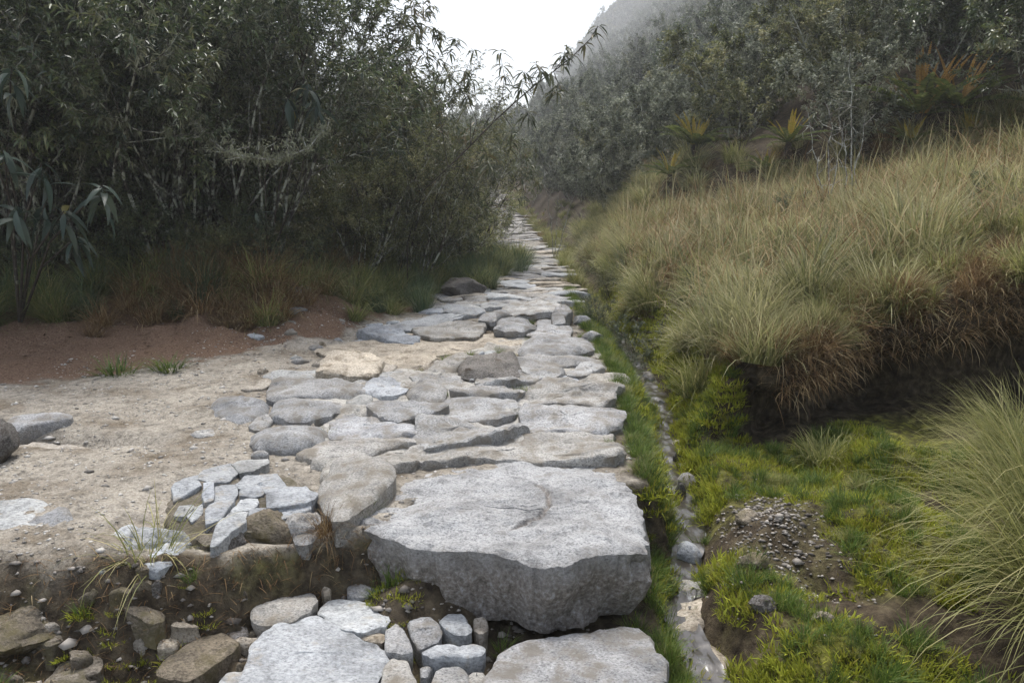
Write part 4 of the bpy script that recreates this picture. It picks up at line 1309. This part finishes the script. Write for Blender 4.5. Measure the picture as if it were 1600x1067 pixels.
gb = np.array((base[0][0] - .3, 11.6, float(H(base[0][0] - .3, 11.6)) - .1))
bl.insert(0, np.array([gb, gb * .5 + base[0] * .5 + np.array((-.1, 0, .1)), base[0], base[1]]))
root = obj("arching_shrub", None)
tag(root, "lone slender shrub branch arching across the misty gap over the path", "shrub")
lines = [(l, np.linspace(.011 if i < 2 else .006, .006 if i < 2 else .0025, len(l))) for i, l in enumerate(bl)]
V, Q = tube_set(lines, 5)
obj("branches", new_mesh("branches", V, quads=Q, mats=[M['bark_dark']], smooth=True), root)
lp, ld, lu = [], [], []
for i, l in enumerate(bl[1:]):
    ends = [1.0] if i else [1.0, .93, .84, .76, .68, .6, .5]
    if i and len(l) > 2: ends += [.82, .66] + ([.5] if i in (2, 3, 9, 12) else [])
    for t in ends:
        f = t * (len(l) - 1); j = min(int(f), len(l) - 2)
        p = l[j] + (l[j + 1] - l[j]) * (f - j)
        for q in range(int(rv.integers(6, 10))):
            a = rv.uniform(0, 6.28); e = rv.uniform(-.75, .55)
            lp.append(p + rv.normal(0, .012, 3)); ld.append((math.cos(a) * math.cos(e), math.sin(a) * math.cos(e), math.sin(e))); lu.append((rv.normal(0, .3), rv.normal(0, .3), 1))
n = len(lp)
obj("foliage", leaves_mesh("foliage", np.array(lp), np.array(ld), np.array(lu), rv.uniform(.13, .22, n), rv.uniform(.026, .036, n), rv.beta(2, 2, n), M['leaf_lance'], 'lance', .55), root)

# shrub with large drooping leaves at the edge of the picture
tl = np.linspace(0, 1, 7)
wl = np.array([.12, .62, .95, 1.0, .85, .5, .0]) * .030
cz = -.16 * tl ** 2 * 1.2
lv, lf = [], []
for i in range(7):
    lv += [(tl[i] * .27, -wl[i], cz[i] + .35 * wl[i]), (tl[i] * .27, 0, cz[i]), (tl[i] * .27, wl[i], cz[i] + .35 * wl[i])]
for i in range(6):
    a = 3 * i
    lf += [(a, a + 3, a + 4, a + 1), (a + 1, a + 4, a + 5, a + 2)]
lms = [new_mesh("large_leaf", lv, quads=lf, mats=[M['leaf_big']], smooth=True, attrs={'tint': np.full(21, t)}) for t in (.05, .25, .45, .6, .98)]


def big_leaf_shrub(bx, by, heads, label, seed):
    r_ = np.random.default_rng(seed)
    root = obj("large_leaved_shrub", None, None, (bx, by, float(H(bx, by)) - .05))
    tag(root, label, "shrub")
    b0 = np.array(root.location)
    ln = []
    for (u, v, y, nn) in heads:
        tip = P(u, v, y) - b0
        mid = tip * np.array((.45, .45, .6)) + r_.normal(0, .06, 3)
        ln.append((np.array([(0, 0, 0), mid * .55, mid, tip * .8 + mid * .2, tip]), np.linspace(.014, .006, 5)))
        for k in range(nn):
            a = 2.4 * k + r_.uniform(-.3, .3)
            el = r_.uniform(-1.15, .1) if k < nn - 2 else r_.uniform(.3, .9)
            q = tip + np.array((0, 0, -.02 * k * r_.uniform(.3, 1.6)))
            o = obj("leaf", lms[int(r_.choice([0, 1, 1, 2, 3, 4], p=[.2, .25, .25, .17, .08, .05]))], root, q, (r_.uniform(-.5, .5), -el, a))
            s = r_.uniform(.65, 1.2); o.scale = (s, s, s)
    V, Q = tube_set(ln, 5)
    obj("stem", new_mesh("stem", V, quads=Q, mats=[M['bark_dark']], smooth=True), root)


big_leaf_shrub(-5.0, 7.9, [(18, 105, 7.3, 11), (65, 255, 7.4, 10), (25, 320, 7.2, 10), (160, 290, 7.6, 11), (5, 235, 7.0, 9), (100, 330, 7.6, 8), (-40, 170, 7.2, 8), (70, 320, 7.9, 9), (120, 370, 7.7, 7)],
               "shrub with large drooping blue-green leaves beside the blue-green grass tuft", 4)
big_leaf_shrub(-3.1, 10.0, [(450, 150, 9.6, 9), (495, 160, 9.5, 8), (480, 130, 9.7, 8), (400, 325, 9.3, 6)], "tall stem with pale drooping leaf whorls inside the dark thicket", 8)

# lichen-hung dead branch arching out of the thicket
root = obj("lichen_branch", None)
tag(root, "dead branch thick with pale lichen arching before the dark thicket", "branch")
arc = np.array([P(u + rv.uniform(-6, 6), v + rv.uniform(-7, 7), y) for u, v, y in [(300, 185, 9.9), (325, 218, 9.3), (350, 236, 8.9), (385, 248, 8.7), (420, 254, 8.7), (450, 247, 8.8), (480, 232, 9.0), (505, 205, 9.4)]])
twl = [(arc, np.linspace(.016, .006, len(arc)))]
for k in range(16):
    p = arc[int(rv.integers(1, len(arc)))] + rv.normal(0, .03, 3)
    d = norm(rv.normal(0, 1, 3) + np.array((0, -.3, .7)))
    twl.append((np.array([p, p + d * .13, p + d * .22 + rv.normal(0, .05, 3)]), np.array((.006, .004, .002))))
V, Q = tube_set(twl, 5)
obj("branch_wood", new_mesh("branch_wood", V, quads=Q, mats=[M['bare_twig']], smooth=True), root)
src = np.vstack([l[0] for l in twl])
ii = rv.integers(0, len(src) - 1, 1100)
q = src[ii] + rv.normal(0, .035, (1100, 3))
ai = rv.integers(0, len(arc) - 1, 900); tq = rv.uniform(0, 1, (900, 1))
q = np.vstack([q, arc[ai] * (1 - tq) + arc[ai + 1] * tq + rv.normal(0, .025, (900, 3))])
obj("lichen", leaves_mesh("lichen", q, rv.normal(0, 1, (2000, 3)) + np.array((0, 0, -.2)), rv.normal(0, 1, (2000, 3)), rv.uniform(.02, .07, 2000), rv.uniform(.006, .016, 2000),
                          rv.uniform(.3, 1, 2000), M['lichen'], 'diamond', .2), root)

# ------------------------------------------------------------------ grasses
def tuft(name, me, u, v, z, s, label, rz=0.0, cat="grass tussock", sz=1.0, xy=None):
    x, y = xy if xy else G(u, v, z)
    return tag(obj(name, me, None, (x, y, float(H(x, y))), (0, 0, rz), (s, s, s * sz)), label, cat)


t_straw = [tussock_mesh("tussock_blades", 420, .66, .62, 1.5, .0095, M['grass_straw'], 60 + i, .19, .0) for i in range(3)]
t_olive = [tussock_mesh("tussock_blades", 380, .58, .65, 1.6, .010, M['grass_olive'], 70 + i, .19) for i in range(2)]
t_green = [tussock_mesh("tuft_blades", 130, .20, .6, 1.2, .006, M['grass_green'], 80 + i, .06, seg=3) for i in range(2)]
t_blue = tussock_mesh("tuft_blades", 260, .55, .45, 1.0, .006, M['grass_blue'], 90, .11)
t_dry = [tussock_mesh("tuft_blades", 300, .50, .9, 2.0, .007, M['grass_dry'], 95 + i, .12) for i in range(2)]
t_dark = [tussock_mesh("tuft_blades", 240, .55, .8, 1.9, .009, M['grass_dark'], 98 + i, .10) for i in range(2)]
t_moss = [tussock_mesh("moss_blades", 110, .050, .9, .8, .007, M['moss'], 100 + i, .085, seg=2) for i in range(2)]
t_big = tussock_mesh("tussock_blades", 1300, 1.15, .50, 1.75, .0075, M['grass_olive'], 110, .16, .08, 7, (math.pi, .35))
t_wide = tussock_mesh("tussock_blades", 380, .85, .65, 1.3, .011, M['grass_straw'], 112, .12, -.12, 6)

tuft("grass_tussock", t_big, 0, 0, 0, .85, "huge arching green tussock spilling in from the picture's right edge", xy=(2.55, 3.40))
tuft("grass_tussock", t_big, 0, 0, 0, .85, "arching tussock below the huge one in the bottom right corner", .5, xy=(2.30, 2.92))
tuft("grass_tussock", t_big, 0, 0, 0, .55, "arching tussock behind the huge one, against the dark bank", -.4, xy=(3.0, 4.5))
lip = lambda x: (x, float(YB(x)) + .05)
a1 = tuft("grass_tussock", t_wide, 0, 0, 0, 1.0, "broad-bladed yellow-green tussock on the crest of the bank", xy=(2.55, 6.75))
a2 = tuft("grass_tussock", t_straw[0], 0, 0, 0, 1.25, "pale tussock hanging over the bank's stream-side corner", xy=(1.85, 6.55))
a3 = tuft("grass_tussock", t_straw[1], 0, 0, 0, 1.35, "upright straw-coloured tussock standing above the cut bank", xy=(3.65, 7.2), sz=1.2)
a4 = tuft("grass_tussock", t_straw[2], 0, 0, 0, 1.0, "small straw tussock at the bank's overhanging lip", xy=(3.05, 6.35))
a5 = tuft("grass_tussock", t_olive[0], 1290, 700, -.15, .55, "low drooping tussock at the foot of the dark bank")
a6 = tuft("grass_tussock", t_olive[1], 985, 430, 0, 1.0, "olive tussock where the channel narrows beside the paving", xy=(1.75, 9.4))
g1 = tuft("grass_tuft", t_green[0], 568, 893, -.33, .75, "vivid green tuft in the dark notch beside the slab", cat="grass tuft")
g2 = tuft("grass_tuft", t_green[1], 785, 985, -.33, .6, "green tuft under the front of the great slab", cat="grass tuft")
tuft("grass_tuft", t_dry[0], 512, 835, -.05, .4, "brown and green weeds in the corner between ledge and slab", .3, "grass tuft")
tuft("grass_tuft", t_green[0], 990, 960, -.33, .7, "green tuft at the slab's stream-side corner", 1.0, "grass tuft")
tuft("grass_tuft", t_green[1], 185, 585, 0, 1.9, "green clump on the red earth, closer to the large-leaved shrub", 2.0, "grass tuft", .6)
tuft("grass_tuft", t_green[0], 262, 578, 0, 1.8, "green clump on the red earth, closer to the paved path", .4, "grass tuft", .5)
tuft("grass_tuft", t_green[1], 880, 562, .05, .7, "short green tuft growing between two paving stones", .4, "grass tuft", .5)
b1 = tuft("grass_tussock", t_blue, 55, 497, 0, 1.0, "blue-green grass tuft at the foot of the large-leaved shrub")
d1 = tuft("grass_tussock", t_dry[0], 350, 500, 0, 1.1, "brown dry grass hummock at the thicket's edge")
d2 = tuft("grass_tussock", t_dry[1], 420, 480, 0, 1.2, "tallest dry brown tussock on the thicket's edge")
k1 = tuft("grass_tussock", t_dark[0], 560, 480, 0, 1.2, "dark drooping tussock below the olive shrubs")
k2 = tuft("grass_tussock", t_dark[1], 660, 450, 0, 1.2, "dark grass tussock just behind the rounded boulder")
m1 = tuft("moss_cushion", t_moss[0], 1290, 1010, -.2, 1.3, "bright yellow-green moss cushion near the bottom edge", cat="moss")
m2 = tuft("moss_cushion", t_moss[1], 1130, 735, -.3, 1.2, "mossy cushion on the stream bank", cat="moss")
hang = tussock_mesh("tuft_blades", 110, .30, 1.1, 1.8, .005, M['grass_olive'], 130, .08, .15)
tuft("grass_tuft", hang, 235, 895, -.1, 1.2, "straggling green and straw grass hanging below the left ledge", cat="grass tuft")


def rots(n, r_, tip=.18):
    return np.column_stack([r_.normal(0, tip, n), r_.normal(0, tip, n), r_.uniform(0, 6.28, n)])


def scl3(s, sz=1.0):
    s = np.asarray(s)
    return np.column_stack([s, s, s * sz])


rs = np.random.default_rng(33)
# meadow above the bank
xy = np.column_stack([rs.uniform(1.3, 11, 6000), rs.uniform(6.2, 22, 6000)])
x, y = xy.T
kp = (x > XC(y) + .28) & (x < XF(y) + .9 + .8 * rs.normal(0, .4, 6000)) & (y > YB(x) + .8) & (x < .72 * y + 1)
xy = xy[kp][:900]; n = len(xy)
zn_ = fbm(xy[:, 0] * .9, xy[:, 1] * .7, 3, 140)
wh = np.where(zn_ > .18, rs.choice([0, 1, 2, 2, 5], n), np.where(zn_ > -.08, rs.choice([0, 2, 3, 4, 3, 4, 7], n), rs.choice([3, 4, 5, 6, 6, 7], n)))
scatter("meadow_grass", on_ground(xy), rots(n, rs), scl3(rs.uniform(.4, 1.05, n), rs.uniform(.65, 1.1, n)), wh, [a2, a3, a4, a5, a6, d1, b1, a1], "straw and olive grass of the sloping meadow above the bank")
n = 9000
q_ = np.column_stack([rs.uniform(1.5, 10, 4 * n), rs.uniform(6.9, 17, 4 * n)])
q_ = q_[(q_[:, 0] > XC(q_[:, 1]) + .35) & (q_[:, 0] < XF(q_[:, 1]) + .6) & (q_[:, 1] > YB(q_[:, 0]) + .8) & (q_[:, 0] < .7 * q_[:, 1])][:n]; n = len(q_)
me = blades_mesh("fallen_grass", on_ground(q_, .16) + np.column_stack([np.zeros(n), np.zeros(n), rs.uniform(-.1, .2, n)]), rs.uniform(0, 6.28, n), rs.uniform(.5, 1.5, n), rs.uniform(-.5, 1.6, n), rs.uniform(.2, .6, n), rs.uniform(.006, .013, n), rs.beta(2, 1.5, n), M['grass_dry'])
tag(obj("fallen_grass", me), "bent and broken dead stems tangled through the meadow grass", None, None, "stuff")
n = 420
q2 = q_[rs.integers(0, len(q_), n)]
me = blades_mesh("grass_stalks", on_ground(q2, .1), rs.uniform(0, 6.28, n), np.abs(rs.normal(0, .25, n)), rs.uniform(0, .9, n), rs.uniform(.5, .95, n), rs.uniform(.010, .018, n), rs.beta(2, 1.2, n), M['grass_straw'], 6)
tag(obj("grass_stalks", me), "tall pale stalks rising above the meadow grass", None, None, "stuff")
for (u, y, s, pr, lab) in [(1008, 8.6, .42, 0, "small dark shrublet on the bank above the stream bend"), (1250, 10.6, .38, 0, "small dark shrublet near the top of the meadow"), (1120, 10.9, .34, 1, "olive shrublet in the middle of the meadow"),
                           (960, 11.6, .40, 1, "olive shrublet beside the channel where the bank begins"), (1540, 8.2, .36, 0, "dark shrublet low in the meadow at the picture's right edge"), (930, 9.9, .30, 0, "tiny dark shrublet at the channel edge")]:
    place(low[pr], P(u, 400, y)[0], y, s, rs.uniform(0, 6.28), lab, "shrub", "shrublets in the meadow grass")
# short green grass and moss along the stream
xy = np.column_stack([rs.uniform(.5, 4.2, 26000), rs.uniform(2.3, 13, 26000)])
x, y = xy.T
floor_ = (y < YB(x) - .1) & (x > XC(y) + .08)
verge = (x > ER(y) - .02) & (x < XC(y) - .045)
rb = (y >= YB(x) - .1) & (x > XC(y) + .12) & (x < XC(y) + .5)
gp = np.exp(-(((x - 1.42) / .30) ** 2 + ((y - 4.0) / .55) ** 2)) < .35
nzm = fbm(x * 2.5, y * 2.5, 4, 101)
kp = ((floor_ & gp & (nzm > -.2)) | verge | rb) & ~((x > 2.6) & (y > 5.0))
xs_ = xy[kp]; nm = nzm[kp]; vg = verge[kp]
ismoss = (rs.uniform(0, 1, len(xs_)) < np.where(vg, .25,   .70 + .5 * nm))
pm = xs_[ismoss][:4600]; pg = xs_[~ismoss][:1700]
scatter("bank_moss", on_ground(pm), rots(len(pm), rs, .1), scl3(rs.uniform(.6, 1.5, len(pm))), rs.integers(0, 2, len(pm)), [m1, m2], "yellow-green moss carpeting the stream banks")
wh = rs.choice(3, len(pg), p=[.44, .44, .12])
scatter("bank_grass", on_ground(pg), rots(len(pg), rs, .25), scl3(np.where(wh == 2, .28, 1) * rs.uniform(.3, .75, len(pg))), wh, [g1, g2, a5], "short green grass fringing the stream")
# grass under the thicket
pts = []
for k in range(560):
    s = rs.uniform(0, 1)
    pts.append(along(s, rs.normal(.06, .42)))
xy = np.array(pts); n = len(xy)
dry = (xy[:, 0] < -2.2) & (xy[:, 0] > -4.6)
wh = np.where(dry & (rs.uniform(0, 1, n) < .6), rs.integers(0, 2, n), rs.integers(2, 5, n))
scatter("thicket_grass", on_ground(xy), rots(n, rs), scl3(rs.uniform(.5, 1.15, n)), wh, [d1, d2, k1, k2, b1], "dark and dry grass under the thicket's edge")
# tufts along the far path and between stones
yy = rs.uniform(10, 60, 700); sd_ = rs.integers(0, 2, 700)
xx = np.where(sd_ == 0, EL(yy) - .25 - np.abs(rs.normal(0, .35, 700)), ER(yy) + .12 + np.abs(rs.normal(0, .5, 700)))
kp = (sd_ == 1) | (yy > 15)
xy = np.column_stack([xx, yy])[kp]; n = len(xy)
scatter("wayside_grass", on_ground(xy), rots(n, rs), scl3(rs.uniform(.3, .75, n)), rs.choice(4, n, p=[.3, .3, .25, .15]), [a5, a6, g2, d1], "grass lining both sides of the distant path")
xy = np.column_stack([rs.uniform(-1.2, .85, 900), rs.uniform(4.4, 9.5, 900)])
xy = np.array([p for p in xy if not any(inside(p, q) for q in STONES)])
xy = xy[fbm(xy[:, 0] * 2, xy[:, 1] * 2, 2, 17) > -.05][:85]; n = len(xy)
scatter("joint_weeds", on_ground(xy), rots(n, rs, .2), scl3(rs.uniform(.25, .6, n)), rs.choice(3, n, p=[.35, .25, .4]), [m1, m2, g1], "moss and weeds growing in the joints of the paving")
# moss and tiny weeds in the lower step
xy = np.column_stack([rs.uniform(-2.6, .7, 1500), rs.uniform(2.6, 3.8, 1500)])
x, y = xy.T
kp = (y < YL(x) - .1) & (fbm(x * 3, y * 3, 3, 7) > .08) & np.array([not any(inside(p, q) for q in STONES) for p in xy])
xy = xy[kp][:110]; n = len(xy)
scatter("step_moss", on_ground(xy), rots(n, rs, .2), scl3(rs.uniform(.3, .8, n)), rs.choice(3, n, p=[.55, .37, .08]), [m1, m2, g1], "moss and weeds in the cracks of the lower step")

n = 150
bx = 1.75 + 4.6 * rs.uniform(0, 1, n); sq = rs.uniform(.74, 1.0, n)
by, bz = bank(bx, sq)
nb_ = fbm(bx * 1.4, sq, 2, 55)
wh = np.where(nb_ > .1, rs.choice([0, 4, 4], n), np.where(nb_ > -.1, rs.choice([0, 1, 2, 3], n), rs.choice([4, 4, 5, 2], n)))
scatter("bank_crest_grass", np.column_stack([bx, by, bz - .01]), rots(n, rs, .3) + np.array((.25, 0, 0)), scl3(rs.uniform(.35, .8, n)), wh, [a2, a4, a5, a6, d1, d2], "tangled straw and dead grass on the crest of the cut bank")
# dead grass and roots hanging over the cut bank
n = 5200
bx = rs.uniform(1.95, 6.2, n)
sq = np.clip(rs.normal(.66, .13, n), .42, .95)
by, bz = bank(bx, sq)
base = np.column_stack([bx, by - .012, bz])
me = blades_mesh("bank_dead_grass", base, -1.57 + rs.normal(0, .7, n), rs.uniform(.7, 2.0, n), rs.uniform(.3, 1.6, n), rs.uniform(.08, .34, n), rs.uniform(.003, .007, n), rs.beta(1.6, 2.2, n), M['grass_dry'])
tag(obj("bank_dead_grass", me), "brown dead grass and roots hanging over the cut bank", None, None, "stuff")

q_ = np.column_stack([rs.normal(-3.35, .55, 34), rs.normal(9.0, .28, 34)])
scatter("hummock_grass", on_ground(q_), rots(34, rs), scl3(rs.uniform(.6, 1.1, 34)), rs.choice(3, 34, p=[.45, .4, .15]), [d1, d2, k1], "brown dry grass covering the hummock at the thicket's edge")
n = 1500
hxr = rs.uniform(-2.7, -.55, n)
fr_ = rs.uniform(0, .9, n)
hyr = YL(hxr) - fr_ * DW(hxr)
me = blades_mesh("ledge_roots", on_ground(np.column_stack([hxr, hyr]), .004), -1.57 + rs.normal(0, 1.1, n), rs.uniform(.6, 2.2, n), rs.uniform(-.6, 1.4, n), rs.uniform(.02, .10, n), rs.uniform(.002, .0045, n), rs.beta(1.2, 3.2, n), M['grass_dry'])
tag(obj("ledge_roots", me), "dead roots and fibres hanging in the eroded earth face below the ledge", None, None, "stuff")
# leaf litter on the red earth
n = 3600
pts = np.array([along(rs.uniform(0, .8), -abs(rs.normal(0, 1.0)) + .3) for _ in range(n)])
pos = on_ground(pts, .008)
me = leaves_mesh("leaf_litter", pos, np.column_stack([rs.normal(0, 1, n), rs.normal(0, 1, n), rs.normal(0, .15, n)]), np.tile((0, 0, 1.0), (n, 1)) + rs.normal(0, .3, (n, 3)),
                 rs.uniform(.02, .075, n), rs.uniform(.008, .02, n), rs.beta(1.6, 2.6, n), M['litter'], 'diamond', .0)
tag(obj("leaf_litter", me), "fallen brown leaves on the red earth", None, None, "stuff")

# ------------------------------------------------------------------ hillside
hillp = [shrub_proto("hillside_shrub", 200 + i, ['leaf_grey', 'leaf_grey', 'leaf_olive', 'leaf_dark'][i], 'bark', Hh=[2.6, 2.2, 2.4, 3.0][i], ns=9, tilt=.5, n2=11, n3=7, nl=18,
                     ll=.080, lw=.032, start=.08, l2=.30, l3=.09, up=.5, r_stem=.022, nlich=2600, lich_len=.08) for i in range(4)]
FERNS = [(1440, 178, 1.35), (1497, 165, 1.2), (1085, 226, 1.1), (1047, 272, .85), (994, 298, .65), (1232, 222, .85), (1196, 262, .6), (1420, 225, .7), (1515, 215, .6)]


def fern_spot(u, v, s):
    for y in np.arange(9.5, 26, .1):                       # walk up the slope to where a short stem carries the crown
        c = P(u, v, y); gz = float(H(c[0], y))
        if c[2] - gz < .38 * s: break
    return c, y, gz


FSP = [fern_spot(*f) for f in FERNS]
FSP += [(P(1330, 150, 10.8), 10.8, 0)]
hr = np.random.default_rng(71)
pts = []
for it in range(9000):
    y = hr.uniform(10.5, 30) if it < 3000 else (hr.uniform(10.5, 120) if hr.uniform() > .35 else hr.uniform(10.5, 40))
    x = XF(y) + .3 + hr.uniform(0, 1) ** 1.3 * min(70, 8 + y * .75)
    if x > .85 * y + 3: continue
    dmin = .95 + .016 * y
    if any(math.hypot(x - f[0][0], y - f[1]) < .8 or (0 < f[1] - y < 5 and abs(x - f[0][0] * y / f[1]) < .75) for f in FSP): continue
    if all((x - a) ** 2 + (y - b) ** 2 > dmin * dmin for a, b in pts):
        pts.append((x, y))
pts = np.array(pts)
order = np.argsort(np.hypot(pts[:, 0], pts[:, 1]))
pts = pts[order]
near, farp = pts[:90], pts[90:]
edge = [i for i in range(len(near)) if near[i, 0] - float(XF(near[i, 1])) < 1.5]
edge = sorted(edge, key=lambda i: near[i, 0] / near[i, 1])[:20]
for k, (x, y) in enumerate(near):
    right = x > .42 * y
    t = 3 if (right and hr.uniform() < .4) else int(hr.choice([0, 1, 2], p=[.4, .35, .25]))
    lab = ["grey-green shrub on the slope above the grass", "grey bushy shrub on the slope above the grass", "olive shrub on the slope above the grass", "dark leafy shrub on the slope above the grass"][t]
    if k in edge:
        lab = ORD[edge.index(k)] + " shrub along the meadow's upper edge, counted from the path, " + ["grey-green", "grey", "olive", "dark"][t]
    place(hillp[t], float(x), float(y), hr.uniform(.75, 1.15) * (1.15 if right else 1), hr.uniform(0, 6.28), lab, "shrub", "hillside shrubs above the grass")
# closing slope and valley side on the left, all one misty wood
ex = []
for _ in range(5000):
    y = hr.uniform(95, 400)
    x = y * hr.uniform(-.16, .34)
    ex.append((x, y))
ex2 = []
for _ in range(1500):
    y = hr.uniform(16, 70); x = float(EL(y)) - hr.uniform(2.5, 22)
    if veg_dist(x, y) > 2.5 and x > -.75 * y: ex2.append((x, y))
ex2 = ex2[:260]
allp = np.vstack([farp, np.array(ex), np.array(ex2)])
n = len(allp)
srcs = [[c for c in p.children] for p in hillp]
scl = np.concatenate([hr.uniform(.8, 1.3, len(farp)) * (1 + .006 * farp[:, 1]), hr.uniform(1.7, 3.2, len(ex)), hr.uniform(1.0, 1.7, len(ex2))])
scatter("hillside_forest", on_ground(allp, -.1), rots(n, hr, .08), scl3(scl), hr.choice(4, n, p=[.36, .3, .2, .14]), srcs, "misty shrubby forest covering the far hillside")

# ferns with bright upright young fronds
def frond_mesh(name, L, m, seed, arch=.5, pin=.11, n=24, stiff=1.0):
    r_ = np.random.default_rng(seed)
    t = np.linspace(0, 1, n)
    th = arch * t ** 1.4
    ds = L / n
    px_ = np.cumsum(np.cos(th) * ds); pz = -np.cumsum(np.sin(th) * ds)
    p = np.column_stack([px_, np.zeros(n), pz])
    w = pin * np.sin(np.pi * np.clip(t * .85 + .12, 0, 1)) ** .8
    pos = np.repeat(p, 2, 0)
    sg = np.tile((1, -1), n)
    d = np.column_stack([np.full(2 * n, .45), sg, np.full(2 * n, .25 * stiff)])
    V, Q = tube_set([(p[::4], np.linspace(.007, .002, len(p[::4])))], 4)
    lm = leaves_mesh(name, pos, d, np.tile((0, 0, 1.0), (2 * n, 1)), np.repeat(w, 2) * r_.uniform(.85, 1.1, 2 * n), np.full(2 * n, L / n * 1.15), r_.uniform(0, 1, 2 * n), m, 'diamond', .15)
    bm_v = np.empty(len(lm.vertices) * 3, np.float32); lm.vertices.foreach_get("co", bm_v)
    li = np.empty(len(lm.loops), np.int32); lm.loops.foreach_get("vertex_index", li)
    tn_ = np.empty(len(lm.vertices), np.float32); lm.attributes["tint"].data.foreach_get("value", tn_)
    bpy.data.meshes.remove(lm)
    V2 = np.vstack([bm_v.reshape(-1, 3), V])
    return new_mesh(name, V2, tris=li.reshape(-1, 3), quads=Q + len(tn_), mats=[m], attrs={'tint': np.concatenate([tn_, np.full(len(V), .2)])})


fg = [frond_mesh("frond", .90, M['fern'], 300 + i, .55 + .2 * i, .10) for i in range(2)]
fo_ = frond_mesh("frond", .72, M['fern_orange'], 310, .3, .034, 34)
fy_ = frond_mesh("frond", .62, M['fern_yellow'], 311, .4, .042, 30)
fd = frond_mesh("frond", .6, M['litter'], 312, 1.2, .06)


def fern(u, v, y, s, young, label, seed, n_g=17, n_y=12):
    r_ = np.random.default_rng(seed)
    c, y, gz = fern_spot(u, v, s)
    hgt = max(.12, c[2] - gz)
    root = tag(obj("tree_fern", None, None, (c[0], y, gz - .05)), label, "fern", "orange-crowned ferns on the slope")
    V, Q = tube_set([(np.array([(0, 0, 0), (.01, 0, hgt * .5), (0, 0, hgt + .05)]), np.array((.09, .075, .06)) * s)], 7)
    obj("stem", new_mesh("stem", V, quads=Q, mats=[M['root']], smooth=True), root)
    top = np.array((0, 0, hgt + .03))
    for k in range(n_g):
        a = 6.283 * k / n_g + r_.uniform(-.2, .2)
        e = r_.uniform(.15, .75)
        sc = s * r_.uniform(.75, 1.1)
        obj("frond", fg[k % 2], root, top, (r_.uniform(-.3, .3), -e, a), (sc, sc, sc))
    for k in range(n_y):
        a = r_.uniform(0, 6.28); e = r_.uniform(.95, 1.5)
        sc = s * r_.uniform(.75, 1.15)
        obj("frond", young, root, top + np.array((math.cos(a) * .05, math.sin(a) * .05, 0)) * s, (r_.uniform(-.5, .5), -e, a), (sc, sc, sc))
    for k in range(7):
        obj("frond", fd, root, top - np.array((0, 0, .04)), (0, r_.uniform(.2, .9), r_.uniform(0, 6.28)), (s * .8,) * 3)


fern(1440, 178, 11.5, 1.35, fo_, "largest fern, with tall orange fronds, on the slope above the meadow", 1)
fern(1497, 165, 11.9, 1.2, fo_, "orange-topped fern close beside the largest one", 2)
fern(1085, 226, 14.5, 1.1, fy_, "fern with golden upright fronds standing highest among the grey shrubs", 3)
fern(1047, 272, 13.4, .85, fy_, "squat golden-green fern just below the highest golden one", 4)
fern(994, 298, 13.2, .65, fy_, "small golden fern nearest the path side of the slope", 5)
fern(1232, 222, 13.2, .85, fy_, "golden-topped fern standing just beside the bare pale saplings", 6)
fern(1196, 262, 12.4, .6, fy_, "small reddish fern at the top edge of the meadow", 7)
fern(1420, 225, 11.0, .7, fy_, "yellowish fern below the largest orange-topped one", 8)
fern(1515, 215, 11.2, .6, fy_, "small yellow-green fern at the foot of the dark shrubs", 9)

# bare saplings
def bare(u, v, y, tips, label, seed):
    b = P(u, v, y); b[2] = float(H(b[0], y)) - .05
    r_ = np.random.default_rng(seed)
    root = tag(obj("bare_sapling", None, None, tuple(b)), label, "sapling")
    main, tw = [], []
    for (tu, tv) in tips:
        t = P(tu, tv, y + r_.uniform(-.2, .2)) - b
        k = 9
        pts = np.array([t * i / k + r_.normal(0, .02, 3) * (0 < i < k) for i in range(k + 1)])
        main.append((pts, np.linspace(.012, .003, k + 1)))
        for _ in range(8):
            j = int(r_.integers(3, k)); d = norm(r_.normal(0, 1, 3) + np.array((0, 0, .5)))
            L = r_.uniform(.12, .42)
            tw.append((np.array([pts[j], pts[j] + d * L * .5 + r_.normal(0, .015, 3), pts[j] + d * L + r_.normal(0, .03, 3)]), np.array((.005, .0035, .0015))))
    V, Q = tube_set(main, 5); obj("trunk", new_mesh("trunk", V, quads=Q, mats=[M['bare_twig']], smooth=True), root)
    V, Q = tube_set(tw, 4); obj("twigs", new_mesh("twigs", V, quads=Q, mats=[M['bare_twig']]), root)


bare(1338, 245, 10.8, [(1330, 78), (1312, 160), (1352, 180)], "whitish leafless sapling standing at the top of the meadow", 1)
bare(1300, 245, 10.6, [(1262, 172), (1298, 160), (1320, 190)], "smaller pale leafless sapling just beside the taller one", 2)
bare(868, 335, 19.0, [(872, 290), (850, 262), (905, 270)], "thin pale dead sapling beside the far path", 3)
bare(1150, 100, 24.0, [(1150, 20), (1130, 40), (1185, 30)], "whitish dead sapling high on the misty slope", 4)

# ------------------------------------------------------------------ haze
zt = float(max(Z.max(), 0)) + 6.0
hx0, hx1, hy0, hy1, hz0, hz1 = gx_[0] - 4, gx_[-1] + 4, gy_[0] - 4, gy_[-1] + 4, float(Z.min()) - 1.0, zt
hv = [(x, y, z) for z in (hz0, hz1) for y in (hy0, hy1) for x in (hx0, hx1)]
hq = [(0, 2, 3, 1), (4, 5, 7, 6), (0, 1, 5, 4), (2, 6, 7, 3), (0, 4, 6, 2), (1, 3, 7, 5)]
hm, nt, out = mat("haze")
pv = nd(nt, "ShaderNodeVolumePrincipled", Density=HAZE_DENSITY, Anisotropy=0.5)
pv.inputs["Color"].default_value = (0.93, 0.945, 0.97, 1)
nt.links.new(pv.outputs[0], out.inputs["Volume"])
tag(obj("haze", new_mesh("haze", hv, quads=hq, mats=[hm])), "thin mountain mist filling the valley", None, None, "stuff")
